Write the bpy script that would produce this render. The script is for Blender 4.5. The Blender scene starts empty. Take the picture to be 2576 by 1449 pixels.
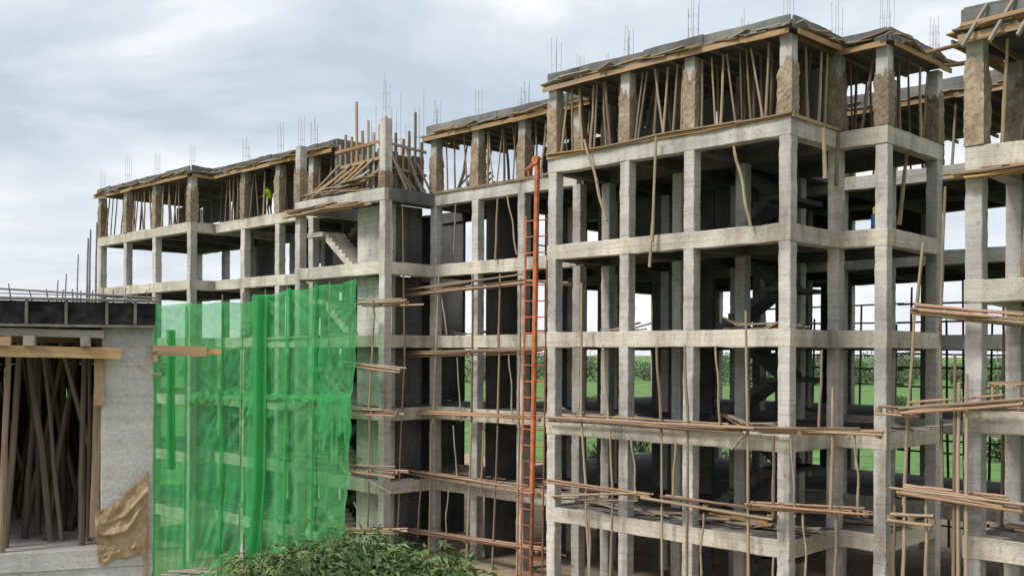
import bpy, bmesh, math, random
from mathutils import Vector, Matrix, Quaternion, noise
random.seed(7)
R_ = math.radians
SC = bpy.context.scene
COL = SC.collection

# ------------------------------------------------------------------ camera
FPX, CX, HY, CAMZ, ROLL = 2550.0, 1288.0, 890.0, 8.8, R_(0.3)
cd = bpy.data.cameras.new('camera')
cd.sensor_width = 36.0
cd.lens = FPX / 2576.0 * 36.0
cd.shift_y = (HY - 724.5) / 2576.0
cd.clip_start, cd.clip_end = 0.1, 12000
cam = bpy.data.objects.new('camera', cd)
COL.objects.link(cam)
c_, s_ = math.cos(ROLL), math.sin(ROLL)
cam.matrix_world = Matrix(((c_, -s_, 0, 0), (0, 0, -1, 0), (s_, c_, 0, CAMZ), (0, 0, 0, 1)))
SC.camera = cam

# ------------------------------------------------------------------ world, sun, exposure
SUN_DIR = Vector((-0.62, -0.42, 0.80)).normalized()          # towards the sun
wd = bpy.data.worlds.new('World'); SC.world = wd; wd.use_nodes = True
nt = wd.node_tree; nt.nodes.clear()
def N(t, typ, **kw):
    n = t.nodes.new(typ)
    for k, v in kw.items(): setattr(n, k, v)
    return n
sky = N(nt, 'ShaderNodeTexSky', sky_type='NISHITA', sun_disc=False)
sky.sun_elevation = math.asin(SUN_DIR.z); sky.sun_rotation = math.atan2(SUN_DIR.x, SUN_DIR.y)
sky.altitude = 1200; sky.air_density = 1.2; sky.dust_density = 3.0
skm = N(nt, 'ShaderNodeVectorMath', operation='SCALE'); skm.inputs['Scale'].default_value = 0.10
nt.links.new(sky.outputs[0], skm.inputs[0])
tc = N(nt, 'ShaderNodeTexCoord')
# cloud sheet: direction projected to a flat layer overhead so that bands flatten to the horizon
sep = N(nt, 'ShaderNodeSeparateXYZ'); nt.links.new(tc.outputs['Generated'], sep.inputs[0])
zz = N(nt, 'ShaderNodeMath', operation='MAXIMUM'); zz.inputs[1].default_value = 0.0
nt.links.new(sep.outputs['Z'], zz.inputs[0])
za = N(nt, 'ShaderNodeMath', operation='ADD'); za.inputs[1].default_value = 0.16
nt.links.new(zz.outputs[0], za.inputs[0])
dx = N(nt, 'ShaderNodeMath', operation='DIVIDE'); dy = N(nt, 'ShaderNodeMath', operation='DIVIDE')
nt.links.new(sep.outputs['X'], dx.inputs[0]); nt.links.new(za.outputs[0], dx.inputs[1])
nt.links.new(sep.outputs['Y'], dy.inputs[0]); nt.links.new(za.outputs[0], dy.inputs[1])
cmb = N(nt, 'ShaderNodeCombineXYZ'); nt.links.new(dx.outputs[0], cmb.inputs[0]); nt.links.new(dy.outputs[0], cmb.inputs[1])
cmb.inputs[2].default_value = 3.7
n1 = N(nt, 'ShaderNodeTexNoise'); n1.inputs['Scale'].default_value = 0.95; n1.inputs['Detail'].default_value = 8
n1.inputs['Roughness'].default_value = 0.55; n1.inputs['Distortion'].default_value = 0.35
nt.links.new(cmb.outputs[0], n1.inputs['Vector'])
cr = N(nt, 'ShaderNodeValToRGB')
e = cr.color_ramp.elements
e[0].position, e[0].color = 0.36, (0.485, 0.56, 0.64, 1)
e[1].position, e[1].color = 0.62, (0.94, 0.94, 0.935, 1)
m = e.new(0.48); m.color = (0.655, 0.71, 0.765, 1)
nt.links.new(n1.outputs['Fac'], cr.inputs[0])
# paler air towards the horizon
hz = N(nt, 'ShaderNodeMapRange'); hz.inputs['From Min'].default_value = 0.0; hz.inputs['From Max'].default_value = 0.16
hz.inputs['To Min'].default_value = 0.75; hz.inputs['To Max'].default_value = 0.0
nt.links.new(zz.outputs[0], hz.inputs['Value'])
hm = N(nt, 'ShaderNodeMix', data_type='RGBA'); nt.links.new(hz.outputs[0], hm.inputs['Factor'])
nt.links.new(cr.outputs[0], hm.inputs['A']); hm.inputs['B'].default_value = (0.83, 0.835, 0.88, 1)
mx = N(nt, 'ShaderNodeMix', data_type='RGBA'); mx.inputs['Factor'].default_value = 0.93
nt.links.new(skm.outputs[0], mx.inputs['A']); nt.links.new(hm.outputs['Result'], mx.inputs['B'])
bg = N(nt, 'ShaderNodeBackground'); bg.inputs['Strength'].default_value = 0.63
nt.links.new(mx.outputs['Result'], bg.inputs[0])
wo = N(nt, 'ShaderNodeOutputWorld'); nt.links.new(bg.outputs[0], wo.inputs[0])

sl = bpy.data.lights.new('sun', 'SUN'); sl.energy = 1.5; sl.angle = R_(14); sl.color = (1.0, 0.95, 0.87)
so = bpy.data.objects.new('sun', sl); COL.objects.link(so)
so.rotation_euler = (-SUN_DIR).to_track_quat('-Z', 'Y').to_euler()
SC.view_settings.view_transform = 'Standard'; SC.view_settings.look = 'None'
SC.view_settings.gamma = 1; SC.view_settings.use_curve_mapping = False
SC.view_settings.exposure = 0.95
SC.render.engine = 'CYCLES'
SC.cycles.max_bounces = 4; SC.cycles.diffuse_bounces = 2; SC.cycles.transparent_max_bounces = 12
SC.cycles.use_denoising = True

# ------------------------------------------------------------------ materials
def newmat(name):
    m = bpy.data.materials.new(name); m.use_nodes = True
    t = m.node_tree; b = t.nodes['Principled BSDF']
    return m, t, b
def ramp(t, src, stops):
    r = N(t, 'ShaderNodeValToRGB'); el = r.color_ramp.elements
    el[0].position, el[0].color = stops[0][0], (*stops[0][1], 1)
    el[1].position, el[1].color = stops[-1][0], (*stops[-1][1], 1)
    for p, c in stops[1:-1]:
        k = el.new(p); k.color = (*c, 1)
    t.links.new(src, r.inputs[0]); return r.outputs[0]
def noise_n(t, vec, scale, detail=4, rough=0.55, mapscale=None, dist=0):
    if mapscale:
        mp = N(t, 'ShaderNodeMapping'); mp.inputs['Scale'].default_value = mapscale
        t.links.new(vec, mp.inputs['Vector']); vec = mp.outputs[0]
    n = N(t, 'ShaderNodeTexNoise'); n.inputs['Scale'].default_value = scale
    n.inputs['Detail'].default_value = detail; n.inputs['Roughness'].default_value = rough
    n.inputs['Distortion'].default_value = dist
    t.links.new(vec, n.inputs['Vector']); return n.outputs['Fac']
def mul(t, a, b, fac=1.0, mode='MULTIPLY'):
    k = N(t, 'ShaderNodeMix', data_type='RGBA', blend_type=mode)
    k.inputs['Factor'].default_value = fac
    t.links.new(a, k.inputs['A']); t.links.new(b, k.inputs['B']); return k.outputs['Result']
def rnd(t, lo, hi):
    oi = N(t, 'ShaderNodeObjectInfo'); mr = N(t, 'ShaderNodeMapRange')
    mr.inputs['To Min'].default_value = lo; mr.inputs['To Max'].default_value = hi
    t.links.new(oi.outputs['Random'], mr.inputs['Value'])
    c = N(t, 'ShaderNodeCombineColor')
    for i in range(3): t.links.new(mr.outputs[0], c.inputs[i])
    return c.outputs[0]
def bump(t, b, fac, strength, dist=0.02):
    k = N(t, 'ShaderNodeBump'); k.inputs['Strength'].default_value = strength; k.inputs['Distance'].default_value = dist
    t.links.new(fac, k.inputs['Height']); t.links.new(k.outputs[0], b.inputs['Normal'])

def concrete(name, c1, c2, stain=(0.45, 0.42, 0.38), var=(0.86, 1.08), streak=0.6, pits=0.6):
    m, t, b = newmat(name)
    pos = N(t, 'ShaderNodeNewGeometry').outputs['Position']
    a = ramp(t, noise_n(t, pos, 0.7, 6, 0.6, dist=0.3), [(0.3, c1), (0.7, c2)])
    st = ramp(t, noise_n(t, pos, 1.6, 5, 0.62, (1, 1, 0.16)), [(0.34, stain), (0.52, (1, 1, 1))])
    a = mul(t, a, st, streak)
    bl = ramp(t, noise_n(t, pos, 2.2, 3, 0.6, dist=0.6), [(0.24, (0.60, 0.53, 0.44)), (0.36, (1, 1, 1))])
    a = mul(t, a, bl, 0.75)
    lift = ramp(t, noise_n(t, pos, 1.0, 2, 0.5, (0.35, 0.35, 9)), [(0.35, (0.86, 0.86, 0.85)), (0.6, (1.0, 1.0, 1.0))])
    a = mul(t, a, lift, 0.8)
    pt = ramp(t, noise_n(t, pos, 0.33, 4, 0.65), [(0.34, (0.70, 0.70, 0.71)), (0.5, (0.94, 0.94, 0.94)), (0.66, (1.12, 1.10, 1.07))])
    a = mul(t, a, pt, 0.9)
    pj = ramp(t, noise_n(t, pos, 1.0, 1, 0.4, (0.06, 0.06, 3.3)), [(0.485, (1, 1, 1)), (0.50, (0.62, 0.60, 0.58)), (0.515, (1, 1, 1))])
    a = mul(t, a, pj, 0.55)
    hc = ramp(t, noise_n(t, pos, 5.5, 6, 0.75), [(0.33, (0.42, 0.40, 0.38)), (0.43, (1, 1, 1))])
    a = mul(t, a, hc, pits)
    gr = ramp(t, noise_n(t, pos, 22, 4, 0.7), [(0.3, (0.80, 0.79, 0.78)), (0.62, (1.06, 1.06, 1.06))])
    a = mul(t, a, gr, 0.8)
    a = mul(t, a, rnd(t, *var), 1.0)
    t.links.new(a, b.inputs['Base Color']); b.inputs['Roughness'].default_value = 0.92
    bump(t, b, noise_n(t, pos, 14, 5, 0.7), 0.45, 0.03)
    return m
def wood(name, c1, c2, c3, axis='X', rough=0.85, var=(0.7, 1.15)):
    m, t, b = newmat(name)
    oc = N(t, 'ShaderNodeTexCoord').outputs['Object']
    oi = N(t, 'ShaderNodeObjectInfo')
    va = N(t, 'ShaderNodeVectorMath', operation='ADD'); t.links.new(oc, va.inputs[0])
    vm = N(t, 'ShaderNodeVectorMath', operation='SCALE'); vm.inputs['Scale'].default_value = 37.0
    cb = N(t, 'ShaderNodeCombineXYZ')
    for i in range(3): t.links.new(oi.outputs['Random'], cb.inputs[i])
    t.links.new(cb.outputs[0], vm.inputs[0]); t.links.new(vm.outputs[0], va.inputs[1])
    v = va.outputs[0]
    ms = (1.2, 14, 14) if axis == 'X' else (1.6, 1.6, 3.0)
    a = ramp(t, noise_n(t, v, 1.0, 5, 0.65, ms, 0.4), [(0.3, c1), (0.52, c2), (0.72, c3)])
    big = ramp(t, noise_n(t, v, 1.0, 3, 0.6, (1.5, 1.5, 1.5)), [(0.32, (0.52, 0.49, 0.47)), (0.55, (1, 1, 1))])
    a = mul(t, a, big, 0.8)
    # grey weathering on some pieces
    gz = N(t, 'ShaderNodeMapRange'); gz.inputs['From Min'].default_value = 0.35; gz.inputs['To Max'].default_value = 0.55
    t.links.new(oi.outputs['Random'], gz.inputs['Value'])
    gm = N(t, 'ShaderNodeMix', data_type='RGBA'); t.links.new(gz.outputs[0], gm.inputs['Factor'])
    t.links.new(a, gm.inputs['A']); gm.inputs['B'].default_value = (0.24, 0.20, 0.165, 1)
    a = mul(t, gm.outputs['Result'], rnd(t, *var), 1.0)
    t.links.new(a, b.inputs['Base Color']); b.inputs['Roughness'].default_value = rough
    bump(t, b, noise_n(t, v, 2.0, 4, 0.7, ms), 0.5, 0.01)
    return m
def simple(name, c1, c2, scale=4, rough=0.7, metal=0.0, bstr=0.3, bs=20, spec=0.4, var=None, grain=None):
    m, t, b = newmat(name)
    pos = N(t, 'ShaderNodeNewGeometry').outputs['Position']
    a = ramp(t, noise_n(t, pos, scale, 5, 0.6, dist=0.3), [(0.32, c1), (0.68, c2)])
    if grain: a = mul(t, a, ramp(t, noise_n(t, pos, grain, 3, 0.7), [(0.35, (0.62, 0.6, 0.57)), (0.6, (1.1, 1.1, 1.1))]), 0.8)
    if var: a = mul(t, a, rnd(t, *var), 1.0)
    t.links.new(a, b.inputs['Base Color']); b.inputs['Roughness'].default_value = rough
    b.inputs['Metallic'].default_value = metal; b.inputs['Specular IOR Level'].default_value = spec
    if bstr: bump(t, b, noise_n(t, pos, bs, 4, 0.6), bstr, 0.01)
    return m
M = {}
M['beam'] = concrete('concrete_cream', (0.55, 0.505, 0.43), (0.78, 0.725, 0.63))
M['col'] = concrete('concrete_grey', (0.47, 0.455, 0.43), (0.70, 0.675, 0.64))
M['slab'] = concrete('concrete_slab', (0.115, 0.11, 0.105), (0.19, 0.18, 0.17))  # soffits and inner beams: interior shade put into this darker colour
M['wall'] = concrete('concrete_wall', (0.12, 0.12, 0.12), (0.18, 0.18, 0.178), var=(0.8, 1.0))  # base colour darkened to carry the shade of the deep interior
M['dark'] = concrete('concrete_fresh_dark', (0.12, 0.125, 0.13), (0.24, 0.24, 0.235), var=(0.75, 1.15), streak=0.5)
M['near'] = concrete('concrete_smooth', (0.50, 0.48, 0.465), (0.64, 0.615, 0.60), stain=(0.75, 0.74, 0.72), streak=0.5, pits=0.12)
M['plank'] = wood('raw_timber', (0.30, 0.17, 0.07), (0.50, 0.31, 0.14), (0.60, 0.42, 0.22))
M['oldplank'] = wood('weathered_timber', (0.21, 0.145, 0.09), (0.36, 0.26, 0.17), (0.46, 0.36, 0.25))
M['greyplank'] = wood('grey_timber', (0.24, 0.215, 0.18), (0.40, 0.37, 0.32), (0.52, 0.49, 0.43))
M['fresh'] = wood('fresh_timber', (0.46, 0.25, 0.09), (0.62, 0.36, 0.15), (0.70, 0.46, 0.22), var=(0.98, 1.02))
M['darkpole'] = wood('dark_bush_pole', (0.065, 0.042, 0.03), (0.13, 0.088, 0.06), (0.235, 0.17, 0.115), axis='Z')  # dark copy of bush_pole, with the shade of the interiors in its colour
M['pole'] = wood('bush_pole', (0.16, 0.105, 0.065), (0.29, 0.205, 0.135), (0.42, 0.33, 0.23), axis='Z')
M['palepole'] = wood('pale_pole', (0.29, 0.21, 0.12), (0.45, 0.34, 0.21), (0.56, 0.45, 0.30), axis='Z', var=(0.85, 1.15))
M['redpole'] = wood('red_pole', (0.33, 0.17, 0.10), (0.56, 0.34, 0.21), (0.68, 0.48, 0.33), axis='Z')
M['hessian'] = simple('hessian', (0.27, 0.21, 0.15), (0.44, 0.355, 0.265), 2.2, 0.95, 0, 1.0, 6, 0.1, (0.62, 1.12), 9)
M['burlap'] = simple('burlap', (0.30, 0.215, 0.13), (0.46, 0.345, 0.22), 6, 0.97, 0, 0.5, 130, 0.05, None, 70)
M['steel'] = simple('rebar_steel', (0.17, 0.145, 0.135), (0.30, 0.26, 0.24), 10, 0.6, 0.4, 0)
M['red'] = simple('orange_paint', (0.27, 0.10, 0.05), (0.72, 0.20, 0.07), 3.2, 0.6, 0.0, 0.4, 25)
M['rust'] = simple('rusty_paint', (0.16, 0.065, 0.04), (0.36, 0.13, 0.07), 3.0, 0.75, 0.0, 0.4, 25)
M['shutter'] = simple('film_faced_ply', (0.006, 0.006, 0.009), (0.055, 0.05, 0.05), 5.5, 0.8, 0, 0.3, 12, 0.08)
M['shutrib'] = simple('shutter_rib', (0.10, 0.095, 0.09), (0.22, 0.205, 0.19), 6, 0.6, 0, 0.3, 12)
M['rope'] = simple('rope', (0.25, 0.19, 0.11), (0.38, 0.29, 0.17), 30, 0.9, 0, 0)
M['skin'] = simple('skin', (0.06, 0.032, 0.02), (0.075, 0.042, 0.026), 8, 0.5, 0, 0)
M['hivis'] = simple('hivis_cloth', (0.42, 0.70, 0.02), (0.55, 0.85, 0.04), 12, 0.7, 0, 0.3)
M['orange'] = simple('orange_cloth', (0.70, 0.25, 0.02), (0.85, 0.33, 0.03), 12, 0.7, 0, 0.2)
M['navy'] = simple('navy_cloth', (0.015, 0.017, 0.028), (0.03, 0.033, 0.05), 12, 0.8, 0, 0.2)
M['yellowp'] = simple('yellow_plastic', (0.62, 0.46, 0.06), (0.72, 0.55, 0.09), 12, 0.5, 0, 0.1)
M['bluep'] = simple('blue_plastic', (0.02, 0.11, 0.25), (0.03, 0.15, 0.33), 12, 0.5, 0, 0.1)
M['bark'] = simple('bark', (0.09, 0.065, 0.045), (0.19, 0.14, 0.10), 9, 0.95, 0, 0.8, 20)

def net_material():
    m, t, b = newmat('green_debris_net')
    t.nodes.remove(b)
    out = t.nodes['Material Output']
    pos = N(t, 'ShaderNodeNewGeometry').outputs['Position']
    dens = noise_n(t, pos, 0.6, 7, 0.68, (1, 1, 0.5), 1.2)
    col = ramp(t, dens, [(0.30, (0.15, 0.44, 0.18)), (0.62, (0.09, 0.56, 0.20))])
    df = N(t, 'ShaderNodeBsdfDiffuse'); tr = N(t, 'ShaderNodeBsdfTranslucent')
    t.links.new(col, df.inputs[0]); t.links.new(col, tr.inputs[0])
    a = N(t, 'ShaderNodeMixShader'); a.inputs[0].default_value = 0.40
    t.links.new(df.outputs[0], a.inputs[1]); t.links.new(tr.outputs[0], a.inputs[2])
    tp = N(t, 'ShaderNodeBsdfTransparent'); tp.inputs[0].default_value = (0.74, 0.97, 0.79, 1)
    mr = N(t, 'ShaderNodeMapRange'); mr.inputs['From Min'].default_value = 0.30; mr.inputs['From Max'].default_value = 0.68
    mr.inputs['To Min'].default_value = 0.50; mr.inputs['To Max'].default_value = 0.70
    t.links.new(dens, mr.inputs['Value'])
    # fine weave: close threads make the cover uneven
    wv = noise_n(t, pos, 9, 5, 0.75, (1, 1, 0.8))
    ad = N(t, 'ShaderNodeMath', operation='MULTIPLY_ADD'); ad.inputs[1].default_value = 0.6; ad.inputs[2].default_value = -0.30
    t.links.new(wv, ad.inputs[0])
    su = N(t, 'ShaderNodeMath', operation='ADD', use_clamp=True); t.links.new(mr.outputs[0], su.inputs[0]); t.links.new(ad.outputs[0], su.inputs[1])
    f = N(t, 'ShaderNodeMixShader'); t.links.new(su.outputs[0], f.inputs[0])
    t.links.new(tp.outputs[0], f.inputs[1]); t.links.new(a.outputs[0], f.inputs[2])
    t.links.new(f.outputs[0], out.inputs[0]); return m
M['net'] = net_material()
def leaf_material(name, c1, c2):
    m, t, b = newmat(name)
    pos = N(t, 'ShaderNodeNewGeometry')
    a = ramp(t, pos.outputs['Random Per Island'], [(0.0, c1), (0.7, c2), (1.0, (c2[0]*1.5, c2[1]*1.35, c2[2]*1.2))])
    t.links.new(a, b.inputs['Base Color']); b.inputs['Roughness'].default_value = 0.42
    tr = N(t, 'ShaderNodeBsdfTranslucent'); t.links.new(a, tr.inputs[0])
    mxs = N(t, 'ShaderNodeMixShader'); mxs.inputs[0].default_value = 0.25
    t.links.new(b.outputs[0], mxs.inputs[1]); t.links.new(tr.outputs[0], mxs.inputs[2])
    t.links.new(mxs.outputs[0], t.nodes['Material Output'].inputs[0]); return m
M['leaf'] = leaf_material('mango_leaf', (0.045, 0.095, 0.028), (0.15, 0.235, 0.08))
M['farleaf'] = leaf_material('far_leaf', (0.035, 0.07, 0.025), (0.08, 0.14, 0.05))
M['farwood'] = leaf_material('far_wood', (0.075, 0.115, 0.06), (0.115, 0.165, 0.085))  # distance haze put into the leaf colour
def ground_material():
    m, t, b = newmat('ground')
    pos = N(t, 'ShaderNodeNewGeometry').outputs['Position']
    at = N(t, 'ShaderNodeAttribute'); at.attribute_name = 'soil'
    g = ramp(t, noise_n(t, pos, 0.22, 10, 0.78, dist=0.8), [(0.32, (0.035, 0.085, 0.022)), (0.46, (0.085, 0.19, 0.045)), (0.58, (0.13, 0.25, 0.06)), (0.7, (0.26, 0.29, 0.11))])
    s = ramp(t, noise_n(t, pos, 0.5, 7, 0.65), [(0.3, (0.24, 0.17, 0.11)), (0.7, (0.44, 0.35, 0.25))])
    ad = N(t, 'ShaderNodeMath', operation='ADD'); t.links.new(at.outputs['Fac'], ad.inputs[0])
    nn = noise_n(t, pos, 0.3, 5, 0.6); sb = N(t, 'ShaderNodeMath', operation='MULTIPLY_ADD'); sb.inputs[1].default_value = 0.9; sb.inputs[2].default_value = -0.45
    t.links.new(nn, sb.inputs[0]); t.links.new(sb.outputs[0], ad.inputs[1])
    st = N(t, 'ShaderNodeMapRange'); st.inputs['From Min'].default_value = 0.4; st.inputs['From Max'].default_value = 0.6
    t.links.new(ad.outputs[0], st.inputs['Value'])
    k = N(t, 'ShaderNodeMix', data_type='RGBA'); t.links.new(st.outputs[0], k.inputs['Factor'])
    t.links.new(g, k.inputs['A']); t.links.new(s, k.inputs['B'])
    t.links.new(k.outputs['Result'], b.inputs['Base Color']); b.inputs['Roughness'].default_value = 1.0
    bump(t, b, noise_n(t, pos, 3, 6, 0.7), 0.8, 0.15); return m
M['ground'] = ground_material()

# ------------------------------------------------------------------ frames and things
class Frame:
    def __init__(s, o, xdir):
        x = Vector((*xdir, 0)).normalized(); y = Vector((-x.y, x.x, 0))
        s.m = Matrix(((x.x, y.x, 0, o[0]), (x.y, y.y, 0, o[1]), (0, 0, 1, 0), (0, 0, 0, 1)))
        s.o, s.x, s.y = Vector((*o, 0)), x, y
    def w(s, p, q, z): return s.m @ Vector((p, q, z))
    def onq(s, x, y, q):                         # pixel of the photograph -> point on the vertical plane q
        a, b = (x - CX) / FPX, (HY - y) / FPX
        d = Vector((a * c_ - b * s_, 1.0, a * s_ + b * c_))
        t = (q + s.o.dot(s.y)) / d.dot(s.y)
        P = d * t; l = P - s.o
        return (l.dot(s.x), q, P.z + CAMZ)
MAIN = Frame((8.36, 30.8), (0.7133, -0.7009))
def onY(x, y, Y):
    a, b = (x - CX) / FPX, (HY - y) / FPX
    return Vector(((a * c_ - b * s_) * Y, Y, (a * s_ + b * c_) * Y + CAMZ))

def tag(o, label=None, cat=None, group=None, kind=None):
    if label: o['label'] = label
    if cat: o['category'] = cat
    if group: o['group'] = group
    if kind: o['kind'] = kind
    return o
class Thing:
    """an Empty at the thing's base; children are given in the frame's coordinates"""
    def __init__(s, name, frame, org, label, cat, group=None):
        s.e = bpy.data.objects.new(name, None); COL.objects.link(s.e); s.e.empty_display_size = 0.3
        s.f, s.org = frame, Vector(org)
        s.e.matrix_world = frame.m @ Matrix.Translation(s.org)
        tag(s.e, label, cat, group)
    def put(s, name, mesh, loc, mat=None, rot=None, scale=None, parent=None):
        o = bpy.data.objects.new(name, mesh); COL.objects.link(o)
        o.parent = parent or s.e
        o.location = Vector(loc) - (s.org if parent is None else Vector((0, 0, 0)))
        if rot is not None: o.rotation_mode = 'QUATERNION'; o.rotation_quaternion = rot
        if scale is not None: o.scale = scale
        if mat is not None:
            o.material_slots[0].link = 'OBJECT'; o.material_slots[0].material = mat
        return o
    def bar(s, name, mesh, A, B, r, mat=None):
        A, B = Vector(A), Vector(B); d = B - A
        return s.put(name, mesh, A, mat, d.to_track_quat('Z', 'Y'), (r, r, d.length))
def free(name, mesh, frame, A, B, r, mat, label, cat, group):
    A, B = frame.w(*A), frame.w(*B); d = B - A
    o = bpy.data.objects.new(name, mesh); COL.objects.link(o)
    o.location = A; o.rotation_mode = 'QUATERNION'; o.rotation_quaternion = d.to_track_quat('Z', 'Y'); o.scale = (r, r, d.length)
    o.material_slots[0].link = 'OBJECT'; o.material_slots[0].material = mat
    return tag(o, label, cat, group)

# ------------------------------------------------------------------ mesh makers
def to_mesh(name, bm, mat, smooth=False):
    me = bpy.data.meshes.new(name); bm.to_mesh(me); bm.free()
    me.materials.append(mat)
    if smooth:
        for p in me.polygons: p.use_smooth = True
    return me
def box_bm(bm, lo, hi, bev=0.0, jit=0.0):
    r = bmesh.ops.create_cube(bm, size=1.0)
    c = [(a + b) / 2 for a, b in zip(lo, hi)]; s = [b - a for a, b in zip(lo, hi)]
    for v in r['verts']:
        v.co = Vector((c[0] + v.co.x * s[0], c[1] + v.co.y * s[1], c[2] + v.co.z * s[2]))
        if jit: v.co += Vector([random.uniform(-jit, jit) for _ in range(3)])
    if bev:
        ed = list({e for v in r['verts'] for e in v.link_edges})
        bmesh.ops.bevel(bm, geom=ed, offset=bev, segments=1, affect='EDGES')
def box(name, lo, hi, mat, bev=0.012, jit=0.0):
    bm = bmesh.new(); box_bm(bm, lo, hi, bev, jit); return to_mesh(name, bm, mat)
def rough_box(name, sx, sy, sz, mat, nz=6, j=0.012, bev=0.02, axis=2):
    """a cast member: chamfered, a little out of true along its length (along axis)"""
    bm = bmesh.new()
    prof = [(-sx/2 + bev, -sy/2), (sx/2 - bev, -sy/2), (sx/2, -sy/2 + bev), (sx/2, sy/2 - bev),
            (sx/2 - bev, sy/2), (-sx/2 + bev, sy/2), (-sx/2, sy/2 - bev), (-sx/2, -sy/2 + bev)]
    rings = []
    for k in range(nz + 1):
        ox, oy, sc = random.uniform(-j, j), random.uniform(-j, j), 1 + random.uniform(-j, j) * 1.5
        ring = []
        for (a, b) in prof:
            a2 = a * sc + ox + random.uniform(-j, j) * 0.5; b2 = b * sc + oy + random.uniform(-j, j) * 0.5
            c = sz * k / nz
            ring.append(bm.verts.new((a2, b2, c) if axis == 2 else (c, a2, b2)))
        rings.append(ring)
    for a, b in zip(rings, rings[1:]):
        for i in range(8):
            bm.faces.new((a[i], a[(i+1) % 8], b[(i+1) % 8], b[i]))
    bm.faces.new(rings[0][::-1]); bm.faces.new(rings[-1])
    bmesh.ops.recalc_face_normals(bm, faces=bm.faces)
    return to_mesh(name, bm, mat)
def pole_mesh(crook, sides=6, rings=8, taper=0.78):
    bm = bmesh.new(); R = []
    ph = [random.uniform(0, 6.28) for _ in range(4)]
    for k in range(rings + 1):
        t = k / rings; e = math.sin(math.pi * t)
        ox = crook * e * (math.sin(2.3 * t * 3 + ph[0]) + 0.6 * math.sin(9 * t + ph[1]))
        oy = crook * e * (math.sin(2.1 * t * 3 + ph[2]) + 0.6 * math.sin(8 * t + ph[3]))
        rr = (1 - (1 - taper) * t) * random.uniform(0.9, 1.1)
        R.append([bm.verts.new((ox + rr * math.cos(6.2832 * i / sides), oy + rr * math.sin(6.2832 * i / sides), t)) for i in range(sides)])
    for a, b in zip(R, R[1:]):
        for i in range(sides): bm.faces.new((a[i], a[(i+1) % sides], b[(i+1) % sides], b[i]))
    bm.faces.new(R[0][::-1]); bm.faces.new(R[-1])
    return to_mesh('pole', bm, M['pole'], True)
POLES = [pole_mesh(c) for c in (0.08, 0.14, 0.22, 0.3, 0.4, 0.5, 0.18, 0.34)]
STRAIGHT = [pole_mesh(c) for c in (0.05, 0.12, 0.2, 0.3)]
CROOKED = [pole_mesh(c, 6, 10) for c in (0.8, 1.0, 1.2, 0.65)]
def rp(): return random.choice(POLES)
def plank_mesh(warp):
    """unit plank: length along x 0..1, width 1 (y), thickness 1 (z)"""
    bm = bmesh.new(); R = []; n = 5; ph = random.uniform(0, 6.28)
    for k in range(n + 1):
        t = k / n
        oz = warp * math.sin(3.1 * t + ph); oy = warp * 0.12 * math.sin(2.5 * t + ph * 2); tw = warp * 0.12 * (t - .5)
        w = 0.5 * random.uniform(0.93, 1.03)
        R.append([bm.verts.new((t, oy + y, oz + z + tw * y * 4)) for y, z in ((-w, -.5), (w, -.5), (w, .5), (-w, .5))])
    for a, b in zip(R, R[1:]):
        for i in range(4): bm.faces.new((a[i], a[(i+1) % 4], b[(i+1) % 4], b[i]))
    bm.faces.new(R[0][::-1]); bm.faces.new(R[-1])
    bmesh.ops.recalc_face_normals(bm, faces=bm.faces)
    return to_mesh('plank', bm, M['plank'])
PLANKS = [plank_mesh(w) for w in (0.0, 0.25, 0.5, 0.8, 1.1, 0.4)]
def plank(th, name, A, B, width, thick, mat, up=(0, 0, 1), mesh=None):
    A, B = Vector(A), Vector(B); x = (B - A); L = x.length; x.normalize()
    z = Vector(up); z = (z - x * z.dot(x)).normalized(); y = z.cross(x)
    rot = Matrix((x, y, z)).transposed().to_quaternion()
    return th.put(name, mesh or random.choice(PLANKS), A, mat, rot, (L, width, thick))
def bars_mesh(n, h, spread, rad=0.0065, links=2):
    bm = bmesh.new()
    pts = []
    for i in range(n):
        a = 6.2832 * i / n + 0.4; x, y = spread * (1 if math.cos(a) > 0 else -1) * random.uniform(.7, 1), spread * (1 if math.sin(a) > 0 else -1) * random.uniform(.7, 1)
        hh = h * random.uniform(0.65, 1.0); lx, ly = random.uniform(-.05, .05), random.uniform(-.05, .05)
        pts.append((x, y))
        tube(bm, [(x, y, -0.05), (x + lx * .5, y + ly * .5, hh / 2), (x + lx, y + ly, hh)], rad, 4)
    for k in range(links):
        z = h * (0.25 + 0.3 * k); s = spread
        tube(bm, [(-s, -s, z), (s, -s, z), (s, s, z), (-s, s, z), (-s, -s, z)], rad * 0.6, 4)
    return to_mesh('starter_bars', bm, M['steel'])
def tube(bm, pts, rad, sides=6):
    pts = [Vector(p) for p in pts]; R = []
    for i, p in enumerate(pts):
        d = (pts[min(i + 1, len(pts) - 1)] - pts[max(i - 1, 0)]).normalized()
        u = d.orthogonal().normalized(); v = d.cross(u)
        rr = rad[i] if isinstance(rad, (list, tuple)) else rad
        R.append([bm.verts.new(p + u * rr * math.cos(6.2832 * k / sides) + v * rr * math.sin(6.2832 * k / sides)) for k in range(sides)])
    for a, b in zip(R, R[1:]):
        # match rings by nearest start vertex
        o = min(range(sides), key=lambda k: (b[k].co - a[0].co).length)
        for i in range(sides): bm.faces.new((a[i], a[(i+1) % sides], b[(i+1+o) % sides], b[(i+o) % sides]))
    bm.faces.new(R[0][::-1]); bm.faces.new(R[-1])
BARS = [bars_mesh(n, h, 0.13, links=l) for n, h, l in ((4, 1.5, 1), (6, 1.2, 2), (4, 1.9, 2), (6, 1.6, 1))]
COLS = [rough_box('column', 0.4, 0.4, 1.0, M['col'], 10, 0.010) for _ in range(5)]
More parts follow.
